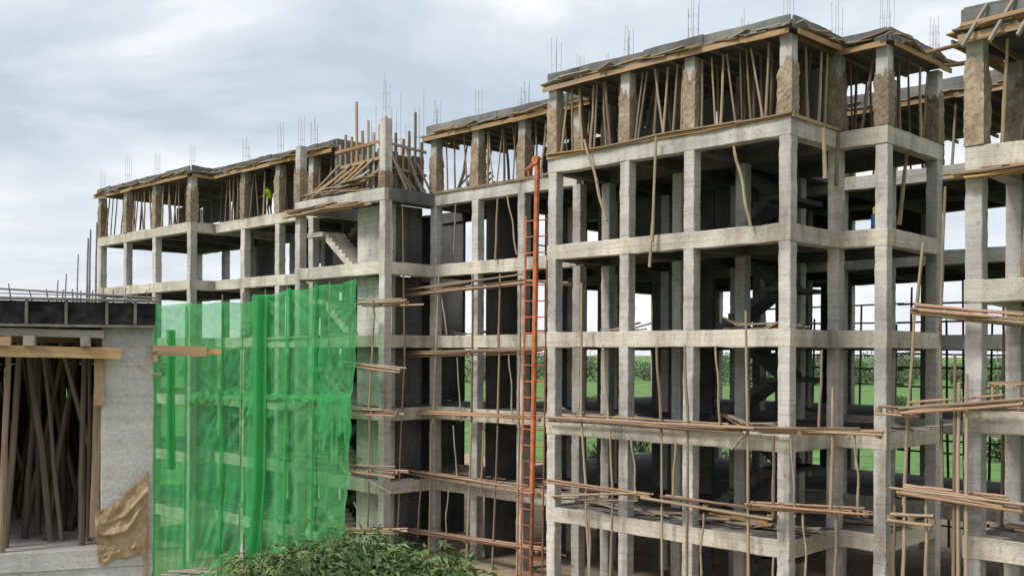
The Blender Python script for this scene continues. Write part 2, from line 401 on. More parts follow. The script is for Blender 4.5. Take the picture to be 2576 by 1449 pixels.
def wrap_mesh():
    bm = bmesh.new(); n, rows = 20, 16; R = []; j = [random.uniform(-.12, .14) for _ in range(n)]
    for k in range(rows + 1):
        t = k / rows; ring = []
        for i in range(n):
            a = i / n * 4; s = int(a); f = a - s
            c = [(-1, -1), (1, -1), (1, 1), (-1, 1)]; A, B = c[s], c[(s + 1) % 4]
            x, y = A[0] + (B[0] - A[0]) * f, A[1] + (B[1] - A[1]) * f
            rr = 0.222 + random.uniform(-.004, .016) + (0.022 * abs(noise.noise(Vector((i * .35, k * 1.9, len(bm.verts) * 0)))) * 2 if k < rows else 0)
            z = t * (1 + j[i] * (1 if k == rows else t * t))
            ring.append(bm.verts.new((x * rr, y * rr, z)))
        R.append(ring)
    for a, b in zip(R, R[1:]):
        for i in range(n): bm.faces.new((a[i], a[(i+1) % n], b[(i+1) % n], b[i]))
    return to_mesh('hessian_wrap', bm, M['hessian'], False)
WRAPS = [wrap_mesh() for _ in range(5)]
def column(th, p, q, z0, z1, mat=None, wrap=None, bars=False, w=1.0):
    o = th.put('column', random.choice(COLS), (p, q, z0), mat, None, (w, w, z1 - z0))
    if wrap:
        k = th.put('hessian_wrap', random.choice(WRAPS), (0, 0, wrap[0] / (z1 - z0)), None, None, (1, 1, (wrap[1] - wrap[0]) / (z1 - z0)), parent=o)
        if random.random() < .5: k.rotation_euler = (0, 0, random.choice((1, 2, 3)) * math.pi / 2)
    if bars:
        th.put('starter_bars', random.choice(BARS), (p, q, bars), None, Quaternion((0, 0, 1), random.choice((0, 1, 2, 3)) * math.pi / 2), (1, 1, random.uniform(.8, 1.25)))
    return o
def beam(th, p0, q0, p1, q1, top, depth=0.55, width=0.43, mat=None, drop=0.0):
    A, B = Vector((p0, q0, 0)), Vector((p1, q1, 0)); L = (B - A).length
    me = rough_box('beam', width, depth, L, M['beam'], max(4, int(L / 0.5)), 0.013, 0.022, axis=0)
    ang = math.atan2(q1 - q0, p1 - p0)
    return th.put('beam', me, (p0, q0, top - depth / 2 - drop), mat, Quaternion((0, 0, 1), ang))
def slab(th, p0, p1, q0, q1, top, t=0.16, mat=None, name='floor_slab'):
    me = box(name, (p0, q0, top - t), (p1, q1, top), mat or M['slab'], 0)
    o = th.put(name, me, (0, 0, 0)); o.location = -th.org
    return o
def panel(th, p0, p1, q0, q1, z0, z1, mat, name='wall_panel', bev=0.008):
    me = box(name, (p0, q0, z0), (p1, q1, z1), mat, bev)
    o = th.put(name, me, (0, 0, 0)); o.location = -th.org
    return o
H = 3.2
LV = [H * k for k in range(0, 7)]
ROOF_SOFFIT = 18.5
def stair(th, p, q, z0, rise, run, width, axis, steps=9, name='stair_flight', mat=None):
    """sawtooth flight with a sloping waist; axis (dp,dq) is the direction of climb"""
    bm = bmesh.new(); prof = [(0, 0)]
    for k in range(steps):
        prof += [(run * k / steps, rise * (k + 1) / steps), (run * (k + 1) / steps, rise * (k + 1) / steps)]
    prof += [(run, rise - 0.32), (0.25, -0.12), (0, -0.12)]
    A = [bm.verts.new((x, 0, z)) for x, z in prof]; B = [bm.verts.new((x, width, z)) for x, z in prof]
    n = len(prof)
    for i in range(n): bm.faces.new((A[i], A[(i+1) % n], B[(i+1) % n], B[i]))
    bm.faces.new(A[::-1]); bm.faces.new(B); bmesh.ops.recalc_face_normals(bm, faces=bm.faces)
    bmesh.ops.triangulate(bm, faces=[f for f in bm.faces if len(f.verts) > 4])
    me = to_mesh(name, bm, mat or M['slab'])
    return th.put(name, me, (p, q, z0), None, Quaternion((0, 0, 1), math.atan2(axis[1], axis[0])))

# ------------------------------------------------------------------ ground
def terrain(x, y):
    a = min(max((-x - 4) / 8, 0), 1); b = min(max((y - 29) / 11, 0), 1); c = 1 - min(max((y - 90) / 40, 0), 1)
    s = lambda t: t * t * (3 - 2 * t)
    z = -0.05 - 2.55 * s(a) * s(b) * s(c)
    d = math.hypot(x, y - 40)
    z += 2.25 * math.exp(-((x + 13.6) / 2.0) ** 2 - ((y - 42.0) / 1.7) ** 2)      # spoil heap before the nets
    z += 0.10 * noise.noise(Vector((x * .25, y * .25, 0))) * (1 if d < 120 else 0)
    if d > 90: z += min((d - 90) / 400, 1) * 3.0 * noise.noise(Vector((x * .004, y * .004, 5)))
    return z - 0.12
def axis_vals(lo, hi, step, far):
    v = []; x = lo
    while x <= hi: v.append(x); x += step
    k = step
    while v[-1] < far: k *= 1.35; v.append(v[-1] + k)
    k = step
    while v[0] > -far: k *= 1.35; v.insert(0, v[0] - k)
    return v
bm = bmesh.new()
XS, YS = axis_vals(-70, 60, 2.0, 6000), axis_vals(-10, 110, 2.0, 6000)
lay = bm.verts.layers.float.new('soil')
grid = []
for y in YS:
    row = []
    for x in XS:
        v = bm.verts.new((x, y, terrain(x, y)))
        l = Vector((x, y, 0)) - MAIN.o; p, q = l.dot(MAIN.x), l.dot(MAIN.y)
        dd = max(-52 - p, p - 16, -34 - q, q - 30, 0)
        v[lay] = max(0.0, 1 - dd / 8); row.append(v)
    grid.append(row)
for a, b in zip(grid, grid[1:]):
    for i in range(len(a) - 1): bm.faces.new((a[i], a[i+1], b[i+1], b[i]))
g = bpy.data.objects.new('ground', to_mesh('ground', bm, M['ground'], True)); COL.objects.link(g); g['kind'] = 'structure'

# ------------------------------------------------------------------ buildings
BOT = ROOF_SOFFIT
def storeys(th, pts, levels, top=None, base=None, wrap_top=True, mats=None, bars=True, wrapz=(16.02, 17.85)):
    """columns at every grid point through every storey"""
    for (p, q) in pts:
        zs = ([base] if base is not None else []) + levels
        for a, b in zip(zs, zs[1:]):
            column(th, p, q, a - 0.05, b - 0.52, (mats or {}).get((p, q)))
        if top:
            h = random.uniform(-.25, .25)
            column(th, p, q, zs[-1] - 0.05, top, None, (0.07, wrapz[1] - 16 + h) if wrap_top else None, (19.08 if bars else False))
def beams_line(th, pts, tops, mat=None, drop=0.0, last_mat=None, ext=(0, 0)):
    pts = [Vector((*p, 0)) for p in pts]
    pts[0] = pts[0] - (pts[1] - pts[0]).normalized() * ext[0]; pts[-1] = pts[-1] + (pts[-1] - pts[-2]).normalized() * ext[1]
    for t in tops:
        for a, b in zip(pts, pts[1:]):
            beam(th, a[0], a[1], b[0], b[1], t, mat=(last_mat if (last_mat and t == tops[-1]) else mat), drop=drop)

# --- block A: the tall block nearest the camera ---------------------------------
A = Thing('concrete_building', MAIN, (-4.7, 3.6, 0), 'tall concrete frame block with projecting corner, right of the orange hoist mast', 'building')
PA = [-9.5, -6.14, -3.47, 0.0]
FL = LV[1:6]
storeys(A, [(p, 0.0) for p in PA], FL, BOT, -0.25)
storeys(A, [(p, 3.1) for p in PA], FL, BOT, -0.25)
storeys(A, [(p, 7.0) for p in PA[:]] + [(1.6, 3.1), (1.6, 7.0)], FL, BOT, -0.25)
for (a, b) in ((-9.2, -7.9), (-7.8, -6.3), (-6.0, -4.7), (-4.6, -3.6), (-3.3, -1.6), (-1.5, -.3)):      # dark panels added across the top storey to deepen its shade
    panel(A, a, b, 3.2, 3.28, 16.02, 18.3 + random.uniform(-.3, .1), M['dark'], 'backing_panel')
beams_line(A, [(p, 0.0) for p in PA], FL, None, 0, M['col'], (.212, .212))
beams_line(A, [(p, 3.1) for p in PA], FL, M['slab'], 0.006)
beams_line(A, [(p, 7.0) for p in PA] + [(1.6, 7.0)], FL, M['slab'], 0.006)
beams_line(A, [(0, 0), (0, 3.1)], FL, None, 0.004)
beams_line(A, [(0, 3.1), (1.6, 3.1)], FL, None, 0.002, None, (0, .212))
beams_line(A, [(1.6, 3.1), (1.6, 7.0)], FL, None, 0.004, None, (0, .212))
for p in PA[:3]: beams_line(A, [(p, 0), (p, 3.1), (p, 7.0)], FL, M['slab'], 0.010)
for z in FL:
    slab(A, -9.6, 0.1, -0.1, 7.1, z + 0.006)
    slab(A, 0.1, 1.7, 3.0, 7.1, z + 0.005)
# stair core behind the right bay, one flight and a landing per storey
for z in [0] + FL[:4]:
    stair(A, -5.4, 4.0, z, 1.6, 2.3, 1.2, (1, 0))
    slab(A, -3.1, -2.3, 4.0, 6.6, z + 1.6, 0.16, name='stair_landing')
    stair(A, -3.1, 6.6, z + 1.6, 1.6, 2.3, 1.2, (-1, 0))
# partition walls deep inside the left bays
for z in FL[:4] + [0]:
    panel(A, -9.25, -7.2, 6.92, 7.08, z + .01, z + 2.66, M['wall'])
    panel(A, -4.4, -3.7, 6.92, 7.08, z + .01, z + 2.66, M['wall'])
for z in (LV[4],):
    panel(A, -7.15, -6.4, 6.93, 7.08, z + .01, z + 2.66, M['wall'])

# --- block M: recessed bays between the mast and the stair tower -------------------
Mb = Thing('concrete_building', MAIN, (-14.5, 5, 0), 'recessed concrete frame bays between the stair tower and the orange hoist mast', 'building')
PM = [-19.18, -16.43, -13.64, -10.6]
QM = 2.64
storeys(Mb, [(p, QM) for p in PM], FL, BOT, -0.25)
PMR = [-18.0, -14.7, -12.2]
storeys(Mb, [(p, 7.0) for p in PMR], FL, BOT, -0.25, wrap_top=False)
beams_line(Mb, [(p, QM) for p in PM], FL, None, 0.0, M['col'])
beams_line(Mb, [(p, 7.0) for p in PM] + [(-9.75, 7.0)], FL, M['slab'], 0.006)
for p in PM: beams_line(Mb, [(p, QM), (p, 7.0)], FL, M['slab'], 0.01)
for z in FL: slab(Mb, -19.3, -9.62, QM - 0.1, 7.1, z + 0.003)
for z in [-0.2] + FL[:4]:
    zz_ = max(z, 0)
    for (a, b) in ((-18.75, -18.25), (-17.75, -17.2), (-16.4, -14.95), (-14.45, -13.95), (-13.2, -12.45), (-11.95, -11.4), (-10.2, -9.75)):
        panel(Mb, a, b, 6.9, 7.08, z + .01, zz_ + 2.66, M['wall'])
    if z > 12: panel(Mb, -11.35, -10.25, 6.9, 7.08, z + .01, zz_ + 2.66, M['wall'])
    panel(Mb, -16.5, -16.36, 3.2, 5.4, z + .01, zz_ + 2.66, M['wall'])

for (a, b) in ((-16.3, -15.1), (-15.0, -13.8), (-13.5, -11.8), (-11.7, -9.9)):  # dark panels added at the back to block sky light between props
    panel(Mb, a, b, 6.6, 6.68, 16.02, 18.35, M['dark'], 'backing_panel')
# --- block T: stair tower with side walls ------------------------------------------
T = Thing('concrete_building', MAIN, (-22.5, 3.5, 0), 'concrete stair tower behind the green netting with unfinished top and bare pillar', 'building')
TL, TR, QT = -25.8, -19.29, -0.2
TP = [(TL, QT), (TR, QT), (TL, 3.6), (TR - .0, 7.0), (TL, 7.0)]
storeys(T, TP, FL, None, -1.6)
beams_line(T, [(TL, QT), (TR, QT)], FL, None, 0.0, M['col'], (.212, .212))
beams_line(T, [(TR, QT), (TR, QM - .22)], FL, None, 0.004, M['dark'])
beams_line(T, [(TL, QT), (TL, 3.6), (TL, 7.0)], FL, None, 0.004)
beams_line(T, [(TL, 7.0), (TR, 7.0)], FL, M['slab'], 0.006)
for z in FL:
    slab(T, TL + .1, TR + .1, QT + .1, 1.35, z + 0.002)
    slab(T, -22.0, TR + .1, 1.35, 7.1, z + 0.0025)
for z in [-0.2] + FL[:4]:
    zz_ = max(z, 0)
    panel(T, -22.3, -19.75, 0.55, 0.75, z + .01, zz_ + 2.66, M['col'])
    panel(T, TR - .92, TR - .75, 0.8, QM - .1, z + .01, zz_ + 2.66, M['wall'])
    panel(T, TL + .25, -22.0, 6.9, 7.08, z + .01, zz_ + 2.66, M['wall'])
    panel(T, -22.2, -22.0, 1.4, 5.5, z + .01, zz_ + 2.66, M['wall'])
    # half landing at the front left, flight down from it and flight up behind
    panel(T, TL + .2, -24.3, QT + .2, 1.35, zz_ + 1.5, zz_ + 1.72, M['beam'], 'stair_landing')
    stair(T, -22.25, 1.25, zz_, 1.6, 2.1, 1.05, (-1, 0), 8, mat=M['beam'])
    stair(T, -24.3, 1.45, zz_ + 1.6, 1.55, 2.1, 1.05, (1, 0), 8)
    panel(T, TL + .25, -24.4, 1.5, 1.65, z + .01, zz_ + 1.45, M['wall'])
# top: bare pillar, its rebar, corner columns
col = column(T, TR, QT, 15.95, 19.0, None, (0.07, 0.75), 18.98)
column(T, TL, QT, 15.95, 18.7, None, (0.07, 1.55), 18.6)
column(T, TL, 3.6, 15.95, 18.3, None, (0.07, 1.8), 18.3)
for i in range(9):
    p, q = random.uniform(-22.8, -19.5), random.uniform(0.8, 2.4)
    T.put('starter_bars', random.choice(BARS), (p, q, 16.0), None, None, (1.2, 1.2, random.uniform(1.7, 2.6)))

# --- block W: set-back bays left of the tower, block V: projecting end block ------------
W = Thing('concrete_building', MAIN, (-31, 4, -2.6), 'set-back concrete frame bays left of the stair tower, above the left net', 'building')
PW = [-36.3 + .45, -33.17, -29.78, -26.75]
QW = 1.2
W0 = [-2.9, 0.0] + FL
storeys(W, [(p, QW) for p in PW[1:]], W0[1:], BOT, -2.9)
storeys(W, [(p, 6.4) for p in PW], W0[1:], BOT, -2.9, wrap_top=False)
beams_line(W, [(p, QW) for p in ([-36.0] + PW[1:])] + [(-26.05, QW)], W0[1:], None, 0)
beams_line(W, [(p, 6.4) for p in PW] + [(-26.05, 6.4)], W0[1:], M['slab'], 0.006)
for p in PW[1:]: beams_line(W, [(p, QW), (p, 6.4)], W0[1:], M['slab'], 0.01)
for z in W0[1:]: slab(W, -36.05, -25.95, QW - .1, 6.5, z + 0.003)
for z in W0[1:-1]:
    panel(W, -29.5, -27.2, 6.3, 6.48, z + .01, z + 2.66, M['wall'])
    panel(W, -33.0, -31.9, 6.3, 6.48, z + .01, z + 2.66, M['wall'])
    panel(W, -31.2, -30.0, 6.3, 6.48, z + .01, z + 2.66, M['wall'])
    panel(W, -35.6, -34.6, 6.3, 6.48, z + .01, z + 2.66, M['wall'])
    panel(W, -34.2, -33.5, 6.3, 6.48, z + 1.2, z + 2.66, M['wall'])
    panel(W, -26.9, -26.75, 3, 6, z + .01, z + 2.66, M['wall'])
for (a, b) in ((-35.6, -33.6), (-33.5, -31.0), (-30.9, -29.0), (-28.9, -26.9), (-26.8, -25.0)):  # added dark sheets that stand in for shade behind these props
    panel(W, a, b, 4.6, 4.68, 16.02 if a > -33.2 else 16.9, 18.35, M['dark'], 'backing_panel')
# short wing of the upper storey that runs on to the tower's formwork
panel(W, -24.75, -24.55, 1.0, 3.2, 16.02, 19.1, M['dark'], 'end_shutter')

V = Thing('concrete_building', MAIN, (-42, 3, -2.6), 'projecting end block of the concrete frame at the far left of the facade', 'building')
PV = [-47.97, -44.36, -40.58, -36.43]
QV = -0.2
storeys(V, [(p, QV) for p in PV] + [(-36.43, QW + 2.2)], W0[1:], BOT, -2.9)
storeys(V, [(p, 6.4) for p in PV], W0[1:], BOT, -2.9, wrap_top=False)
beams_line(V, [(p, QV) for p in PV], W0[1:], None, 0, None, (.212, .212))
beams_line(V, [(p, 6.4) for p in PV], W0[1:], M['slab'], 0.006)
for p in PV: beams_line(V, [(p, QV), (p, 6.4)], W0[1:], M['slab'] if p != PV[-1] else None, 0.008)
for z in W0[1:]: slab(V, -48.05, -36.35, QV + .1, 6.5, z + 0.003)
for z in W0[1:-1]:
    panel(V, -40.3, -38.5, 6.3, 6.48, z + .01, z + 2.66, M['wall'])
    if z < 9: panel(V, -44.0, -42.2, 6.3, 6.48, z + .01, z + 2.66, M['wall'])
    if z < 9: panel(V, -47.6, -45.5, 6.3, 6.48, z + .01, z + 2.66, M['wall'])

for (a, b) in ((-47.6, -46.1), (-46.0, -44.6), (-44.1, -42.5), (-42.4, -40.8), (-40.3, -38.5), (-38.4, -36.7)):  # dark panels added under the roof to hide sky and darken the bays
    panel(V, a, b, 4.6, 4.68, 16.95 + random.uniform(-.1, .1), 18.35, M['dark'], 'backing_panel')
# --- block B: rear range across the courtyard ------------------------------------------
B = Thing('concrete_building', MAIN, (-8, 15, 0), 'rear range of the concrete frame seen through the front block and in the gap', 'building')
PB = [-19.4, -15.2, -11.4, -7.6, -3.8, 0.0, 3.6, 7.2, 10.8]
QB = [11.1, 15.3, 19.6]
REARW = [(-19.1, -18.2), (-16.3, -15.5), (-14.1, -13.3), (-11.2, -10.4), (-9.1, -8.2)]
for q in QB:
    storeys(B, [(p, q) for p in PB], FL, BOT if q < 19 else BOT, -0.25, wrap_top=(q < 12), bars=(q < 12))
    beams_line(B, [(p, q) for p in PB], FL, M['col'] if q < 12 else M['slab'], 0)
for p in PB: beams_line(B, [(p, q) for q in QB], FL, M['slab'], 0.01)
for z in FL:
    slab(B, PB[0] - .1, PB[-1] + .1, 11.0, 19.7, z + 0.003)
    slab(B, -19.3, -4.2, 7.1, 11.0, z + 0.0015)
for z in [-.2] + FL:
    for (a, b) in REARW:
        panel(B, a, b, 19.5, 19.7, z + .01, max(z, 0) + (2.66 if z < 16 else 2.4), M['wall'])
    if z == FL[3]:
        panel(B, -9.9, -7.7, 19.5, 19.7, z + .01, z + 2.66, M['wall'])
        panel(B, -6.0, -3.7, 19.5, 19.7, z + 1.3, z + 2.66, M['wall'])
# --- block R: split-level block at the right edge ----------------------------------------
Rb = Thing('concrete_building', MAIN, (8.2, 0, 0), 'nearest concrete block cut by the right picture edge, floors at half levels', 'building')
RL = [1.25, 4.45, 7.5, 10.65, 13.88]
PR = [6.38, 9.6, 12.8]; QR = [-2.3, 0.5, 4.0]
storeys(Rb, [(p, QR[0]) for p in PR], RL, 16.5, -0.25, wrapz=(16, 18.15), bars=False)
storeys(Rb, [(p, q) for p in PR for q in QR[1:]], RL, 16.5, -0.25, wrapz=(16, 17.85), bars=False)
beams_line(Rb, [(p, QR[0]) for p in PR], RL, None, 0, None, (.212, 0))
beams_line(Rb, [(6.38, q) for q in QR], RL, None, 0.004)
for q in QR[1:]: beams_line(Rb, [(p, q) for p in PR], RL, M['slab'], 0.008)
for z in RL: slab(Rb, 6.3, 12.9, -2.4, 4.1, z + 0.003)

# ------------------------------------------------------------------ roof formwork
def roof_deck(name, label, segs, area, soffit, top, group=None, mat_up=None):
    """timber edge boards, plank ends and shuttered upstand on top of the props; segs: (p0,q0,p1,q1,outward normal)"""
    p0, p1, q0, q1 = area[0]
    th = Thing(name, MAIN, ((p0 + p1) / 2, (q0 + q1) / 2, soffit), label, 'formwork', group)
    for (a, b, c, d) in area: slab(th, a, b, c, d, top - 0.22, 0.2, M['dark'], 'roof_slab')
    for (a, b, c, d) in area:
        k = a + .35
        while k < b - .2:                                   # joists under the deck
            plank(th, 'joist', (k, c + .05, soffit + .12), (k, d - .05, soffit + .12), 0.07, 0.14, M['oldplank'], mesh=PLANKS[0])
            k += random.uniform(.75, .95)
    for (a, b, c, d, nx, ny) in segs:
        A_, B_ = Vector((a, b, 0)), Vector((c, d, 0)); D = B_ - A_; L = D.length; D.normalize(); n = Vector((nx, ny, 0))
        t = 0.0                                              # edge ledger boards
        while t < L - .05:
            e_ = min(t + random.uniform(2.2, 3.6), L)
            if L - e_ < .8: e_ = L
            P, Q = A_ + D * (t - .05) + n * .26, A_ + D * (e_ + .05) + n * .26
            P.z = soffit + .02 + random.uniform(-.04, .03); Q.z = soffit + .02 + random.uniform(-.03, .04)
            plank(th, 'edge_board', P, Q, 0.17, 0.05, M['plank'], up=n, mesh=random.choice(PLANKS[:3])); t = e_
        t = -.15                                             # loose deck planks lapping over the edge
        while t < L:
            l = random.uniform(.6, 1.6)
            P = A_ + D * t + n * random.uniform(.14, .36); Q = A_ + D * min(t + l, L + .2) + n * random.uniform(.12, .40)
            zb = soffit + .16
            P.z, Q.z = zb + random.uniform(-.02, .10), zb + random.uniform(0, .20)
            up = Vector((n.x * random.uniform(-.3, .5), n.y * random.uniform(-.3, .5), 1))
            plank(th, 'plank', P, Q, random.uniform(.2, .34), .035, random.choice((M['plank'], M['oldplank'], M['greyplank'])), up=up, mesh=random.choice(PLANKS[2:]))
            t += l * random.uniform(.4, .75)
        t = 0.0                                              # upstand shutters, one per bay
        while t < L - .05:
            e_ = min(t + random.uniform(1.2, 2.9), L)
            if L - e_ < .9: e_ = L
            P, Q = A_ + D * (t + .01) + n * random.uniform(.03, .06), A_ + D * (e_ - .01) + n * random.uniform(.03, .06)
            zz = (soffit + .22 + top) / 2
            P.z, Q.z = zz + random.uniform(-.08, .02), zz + random.uniform(-.08, .02)
            plank(th, 'upstand_board', P, Q, top - soffit - .14, .07, mat_up or M['dark'], up=n, mesh=random.choice(PLANKS[:2])); t = e_
    return th
S_ = ROOF_SOFFIT
roof_deck('roof_formwork', 'timber-edged roof formwork on top of the tall corner block', [(-9.7, -.2, .2, -.2, 0, -1), (.2, -.2, .2, 2.9, 1, 0), (.2, 2.9, 1.8, 2.9, 0, -1), (1.8, 2.9, 1.8, 7.2, 1, 0)],
          [(-9.7, .2, -.2, 7.2), (.2, 1.8, 2.9, 7.2)], S_, 19.06)
roof_deck('roof_formwork', 'timber-edged roof formwork over the recessed bays left of the mast', [(-19.6, 2.44, -9.75, 2.44, 0, -1), (-19.6, 4.6, -19.6, 2.44, -1, 0)], [(-19.6, -9.75, 2.44, 7.2)], S_, 19.12)
roof_deck('roof_formwork', 'timber-edged roof formwork over the set-back bays, left of the stair tower', [(-36.2, 1.0, -24.7, 1.0, 0, -1)], [(-36.2, -24.7, 1.0, 6.6)], S_, 19.05, mat_up=M['slab'])
roof_deck('roof_formwork', 'timber-edged roof formwork at the far left end of the building', [(-48.2, -.4, -36.2, -.4, 0, -1), (-36.2, -.4, -36.2, 1.0, 1, 0)], [(-48.2, -36.21, -.4, 6.6)], S_, 19.05, mat_up=M['slab'])
roof_deck('roof_formwork', 'timber-edged roof formwork of the rear range seen in the gap', [(-4, 10.9, 11, 10.9, 0, -1)], [(-19.6, 11, 10.9, 19.8)], S_, 19.2)
rr = roof_deck('roof_formwork', 'dark shuttered roof formwork with slanting timber braces at the right edge', [(6.15, -2.55, 13, -2.55, 0, -1), (6.15, 1.2, 6.15, -2.55, -1, 0)], [(6.15, 13, -2.55, 4.2)], 16.45, 17.25)
for k in range(5):
    p = 6.35 + k * .62
    plank(rr, 'brace', (p, -3.15, 16.15), (p + .38, -2.68, 17.2), .1, .06, M['greyplank'], up=(1, 0, 0), mesh=PLANKS[1])
plank(rr, 'plank', (5.3, -2.6, 16.3), (7.2, -2.8, 16.42), .2, .04, M['oldplank'])
plank(rr, 'plank', (5.6, -2.2, 16.05), (6.4, -2.3, 16.0), .3, .04, M['oldplank'])
plank(rr, 'plank', (6.2, -2.9, 16.75), (9.4, -2.95, 16.8), .09, .05, M['plank'], up=(0, -1, 0))
# starter bars above the roofs already stand on the columns

# shuttering left along floor edges --------------------------------------------------
def edge_boards(label, name, segs, cat='boards', frame_org=None, mats=None, q_off=.26):
    th = Thing(name, MAIN, frame_org, label, cat)
    for (a, b, c, d, nx, ny, z, kind) in segs:
        A_, B_ = Vector((a, b, 0)), Vector((c, d, 0)); D = B_ - A_; L = D.length; D.normalize(); n = Vector((nx, ny, 0))
        t = 0
        while t < L - .1:
            e_ = min(t + random.uniform(1.6, 3.0), L)
            if L - e_ < .7: e_ = L
            off = n * (q_off if kind == 'flat' else q_off + .01)
            P, Q = A_ + D * (t - .1) + off, A_ + D * (e_ + .1) + off
            P.z, Q.z = z + random.uniform(-.03, .03), z + random.uniform(-.02, .05)
            if kind == 'flat': plank(th, 'plank', P, Q, .2, .045, random.choice(mats or (M['plank'], M['oldplank'])), mesh=random.choice(PLANKS[1:4]))
            else: plank(th, 'edge_board', P, Q, .1, .04, random.choice(mats or (M['plank'], M['oldplank'])), up=n, mesh=random.choice(PLANKS[1:4]))
            t = e_
    return th
edge_boards('timber edge boards along the fifth-floor slab of the tall corner block', 'edge_boards',
            [(-9.6, 0, .25, 0, 0, -1, 16.02, 'edge'), (.0, -.2, .0, 2.6, 1, 0, 16.02, 'edge'), (-9.6, 0, .2, 0, 0, -1, 16.09, 'flat')], frame_org=(-5, 0, 16.0), q_off=.27)
edge_boards('timber edge boards along the fifth-floor slab beside the orange mast', 'edge_boards',
            [(-18.9, QM, -10.7, QM, 0, -1, 16.04, 'edge')], frame_org=(-14, QM, 16.0), q_off=.27)

# ------------------------------------------------------------------ props under the roof formwork
ORD = ['first', 'second', 'third', 'fourth', 'fifth', 'sixth', 'seventh', 'eighth', 'ninth', 'tenth', 'eleventh', 'twelfth']
GP = 'timber props under the roof formwork'
def bay_props(p0, p1, q, n, desc, z0=16.01, z1=18.43, depth_rows=((.9, 4), (1.8, 4)), along='p', lean=.2, r=.052, rear=True):
    xs = sorted(p0 + (p1 - p0) * (i + .5 + random.uniform(-.38, .38)) / n for i in range(n))
    for i, x in enumerate(xs):
        l = random.gauss(0, lean)
        a = (x + l * .5, q + random.uniform(.0, .2)); b = (x - l * .5, q + random.uniform(-.02, .2))
        if along == 'q': a, b = (q - random.uniform(0, .2), a[0]), (q - random.uniform(0, .2), b[0])
        free('timber_prop', random.choice(POLES[:5]), MAIN, (*a, z0), (*b, z1), r * random.uniform(.7, 1.15),
             random.choice((M['pole'], M['palepole'], M['pole'], M['darkpole'])), f'{ORD[i]} front timber prop from left, {desc}', 'prop', GP)
    if not rear: return
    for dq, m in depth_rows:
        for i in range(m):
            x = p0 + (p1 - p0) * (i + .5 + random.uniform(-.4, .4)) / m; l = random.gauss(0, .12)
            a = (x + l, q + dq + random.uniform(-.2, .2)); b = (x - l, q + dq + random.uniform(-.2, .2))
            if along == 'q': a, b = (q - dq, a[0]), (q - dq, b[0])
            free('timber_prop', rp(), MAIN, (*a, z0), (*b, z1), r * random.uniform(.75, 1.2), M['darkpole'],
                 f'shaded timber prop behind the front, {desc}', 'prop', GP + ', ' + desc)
bay_props(-9.2, -6.4, -.05, 8, 'top storey bay just right of the mast')
bay_props(-5.9, -3.7, -.05, 7, 'top storey middle bay of the corner block')
bay_props(-3.2, -.25, -.05, 9, 'top storey bay left of the corner pillar')
bay_props(.3, 2.8, .1, 4, 'top storey bay just right of the corner pillar', along='q')
bay_props(.3, 1.35, 3.1, 2, 'top storey narrow bay at the step', depth_rows=((1.2, 2),))
bay_props(3.4, 6.7, 1.65, 5, 'top storey last bay of the corner block', along='q')
bay_props(-18.9, -16.7, QM, 4, 'top storey bay beside the stair tower', depth_rows=((1.2, 3),))
bay_props(-16.2, -13.9, QM, 6, 'top storey middle bay left of the mast', depth_rows=((1.2, 4), (2.4, 3)))
bay_props(-13.4, -10.0, QM, 6, 'top storey bay hidden partly by the mast', depth_rows=((1.2, 4), (2.4, 3)))
bay_props(-28.0, -24.9, QW, 5, 'top storey bay left of the tower formwork', depth_rows=((1.2, 4),))
bay_props(-29.5, -28.1, QW, 3, 'top storey bay with the hi-vis worker at its left', depth_rows=((1.6, 3),))
bay_props(-32.9, -31.3, QW, 3, 'top storey bay with the hi-vis worker', depth_rows=((2.4, 3),))
bay_props(-35.9, -33.4, QW, 7, 'top storey recessed bay right of the step', depth_rows=((1.2, 4),))
bay_props(-40.3, -36.7, QV, 7, 'top storey right bay of the far left block', depth_rows=((1.4, 3),))
bay_props(-44.1, -40.8, QV, 6, 'top storey middle bay of the far left block', depth_rows=((1.4, 2),))
bay_props(-47.7, -44.6, QV, 5, 'top storey end bay at the far left', depth_rows=((1.4, 2),))
bay_props(.4, 3.3, 11.1, 4, 'rear range, left bay above the courtyard', depth_rows=((1.4, 3),))
bay_props(4.0, 6.9, 11.1, 4, 'rear range, bay in the gap', depth_rows=((1.4, 3),))
bay_props(-3.4, -.3, 11.1, 4, 'rear range, bay behind the corner block', depth_rows=((1.4, 3),))
bay_props(6.8, 9.4, -2.3, 5, 'top storey at the right picture edge', z0=13.89, z1=16.38, depth_rows=((.8, 4), (1.6, 4), (2.6, 3)), r=.05)
bay_props(6.8, 9.4, -2.2, 2, 'middle storey at the right picture edge', z0=10.66, z1=13.33, depth_rows=((1.0, 2),), r=.05)

# ------------------------------------------------------------------ tower top formwork
TF = Thing('wall_formwork', MAIN, (-21.4, .5, 16.0), 'tangle of upright studs, rails and raking struts on top of the stair tower', 'formwork')
pa = [-23.3 + .42 * i for i in range(9)]
for i, p in enumerate(pa):
    h = (18.5, 18.9, 18.75, 20.3, 18.9, 19.3, 18.7, 19.0, 19.3)[i]
    plank(TF, 'stud', (p, .30, 16.02), (p + random.uniform(-.05, .05), .30, h), .13, .06, random.choice((M['oldplank'], M['plank'], M['greyplank'])), up=(0, -1, 0), mesh=PLANKS[1])
for i in range(4):
    panel(TF, -23.4 + i * .92, -23.4 + i * .92 + .9, .37, .40, 16.05, 17.75 + random.uniform(-.3, .25), M['dark'], 'backing_panel')
for z, e0 in ((16.75, -23.6), (17.45, -23.5), (18.2, -23.6)):
    plank(TF, 'rail', (e0, .22, z - .05), (-19.6, .22, z + .05), .13, .07, M['plank'], up=(0, -1, 0), mesh=PLANKS[2])
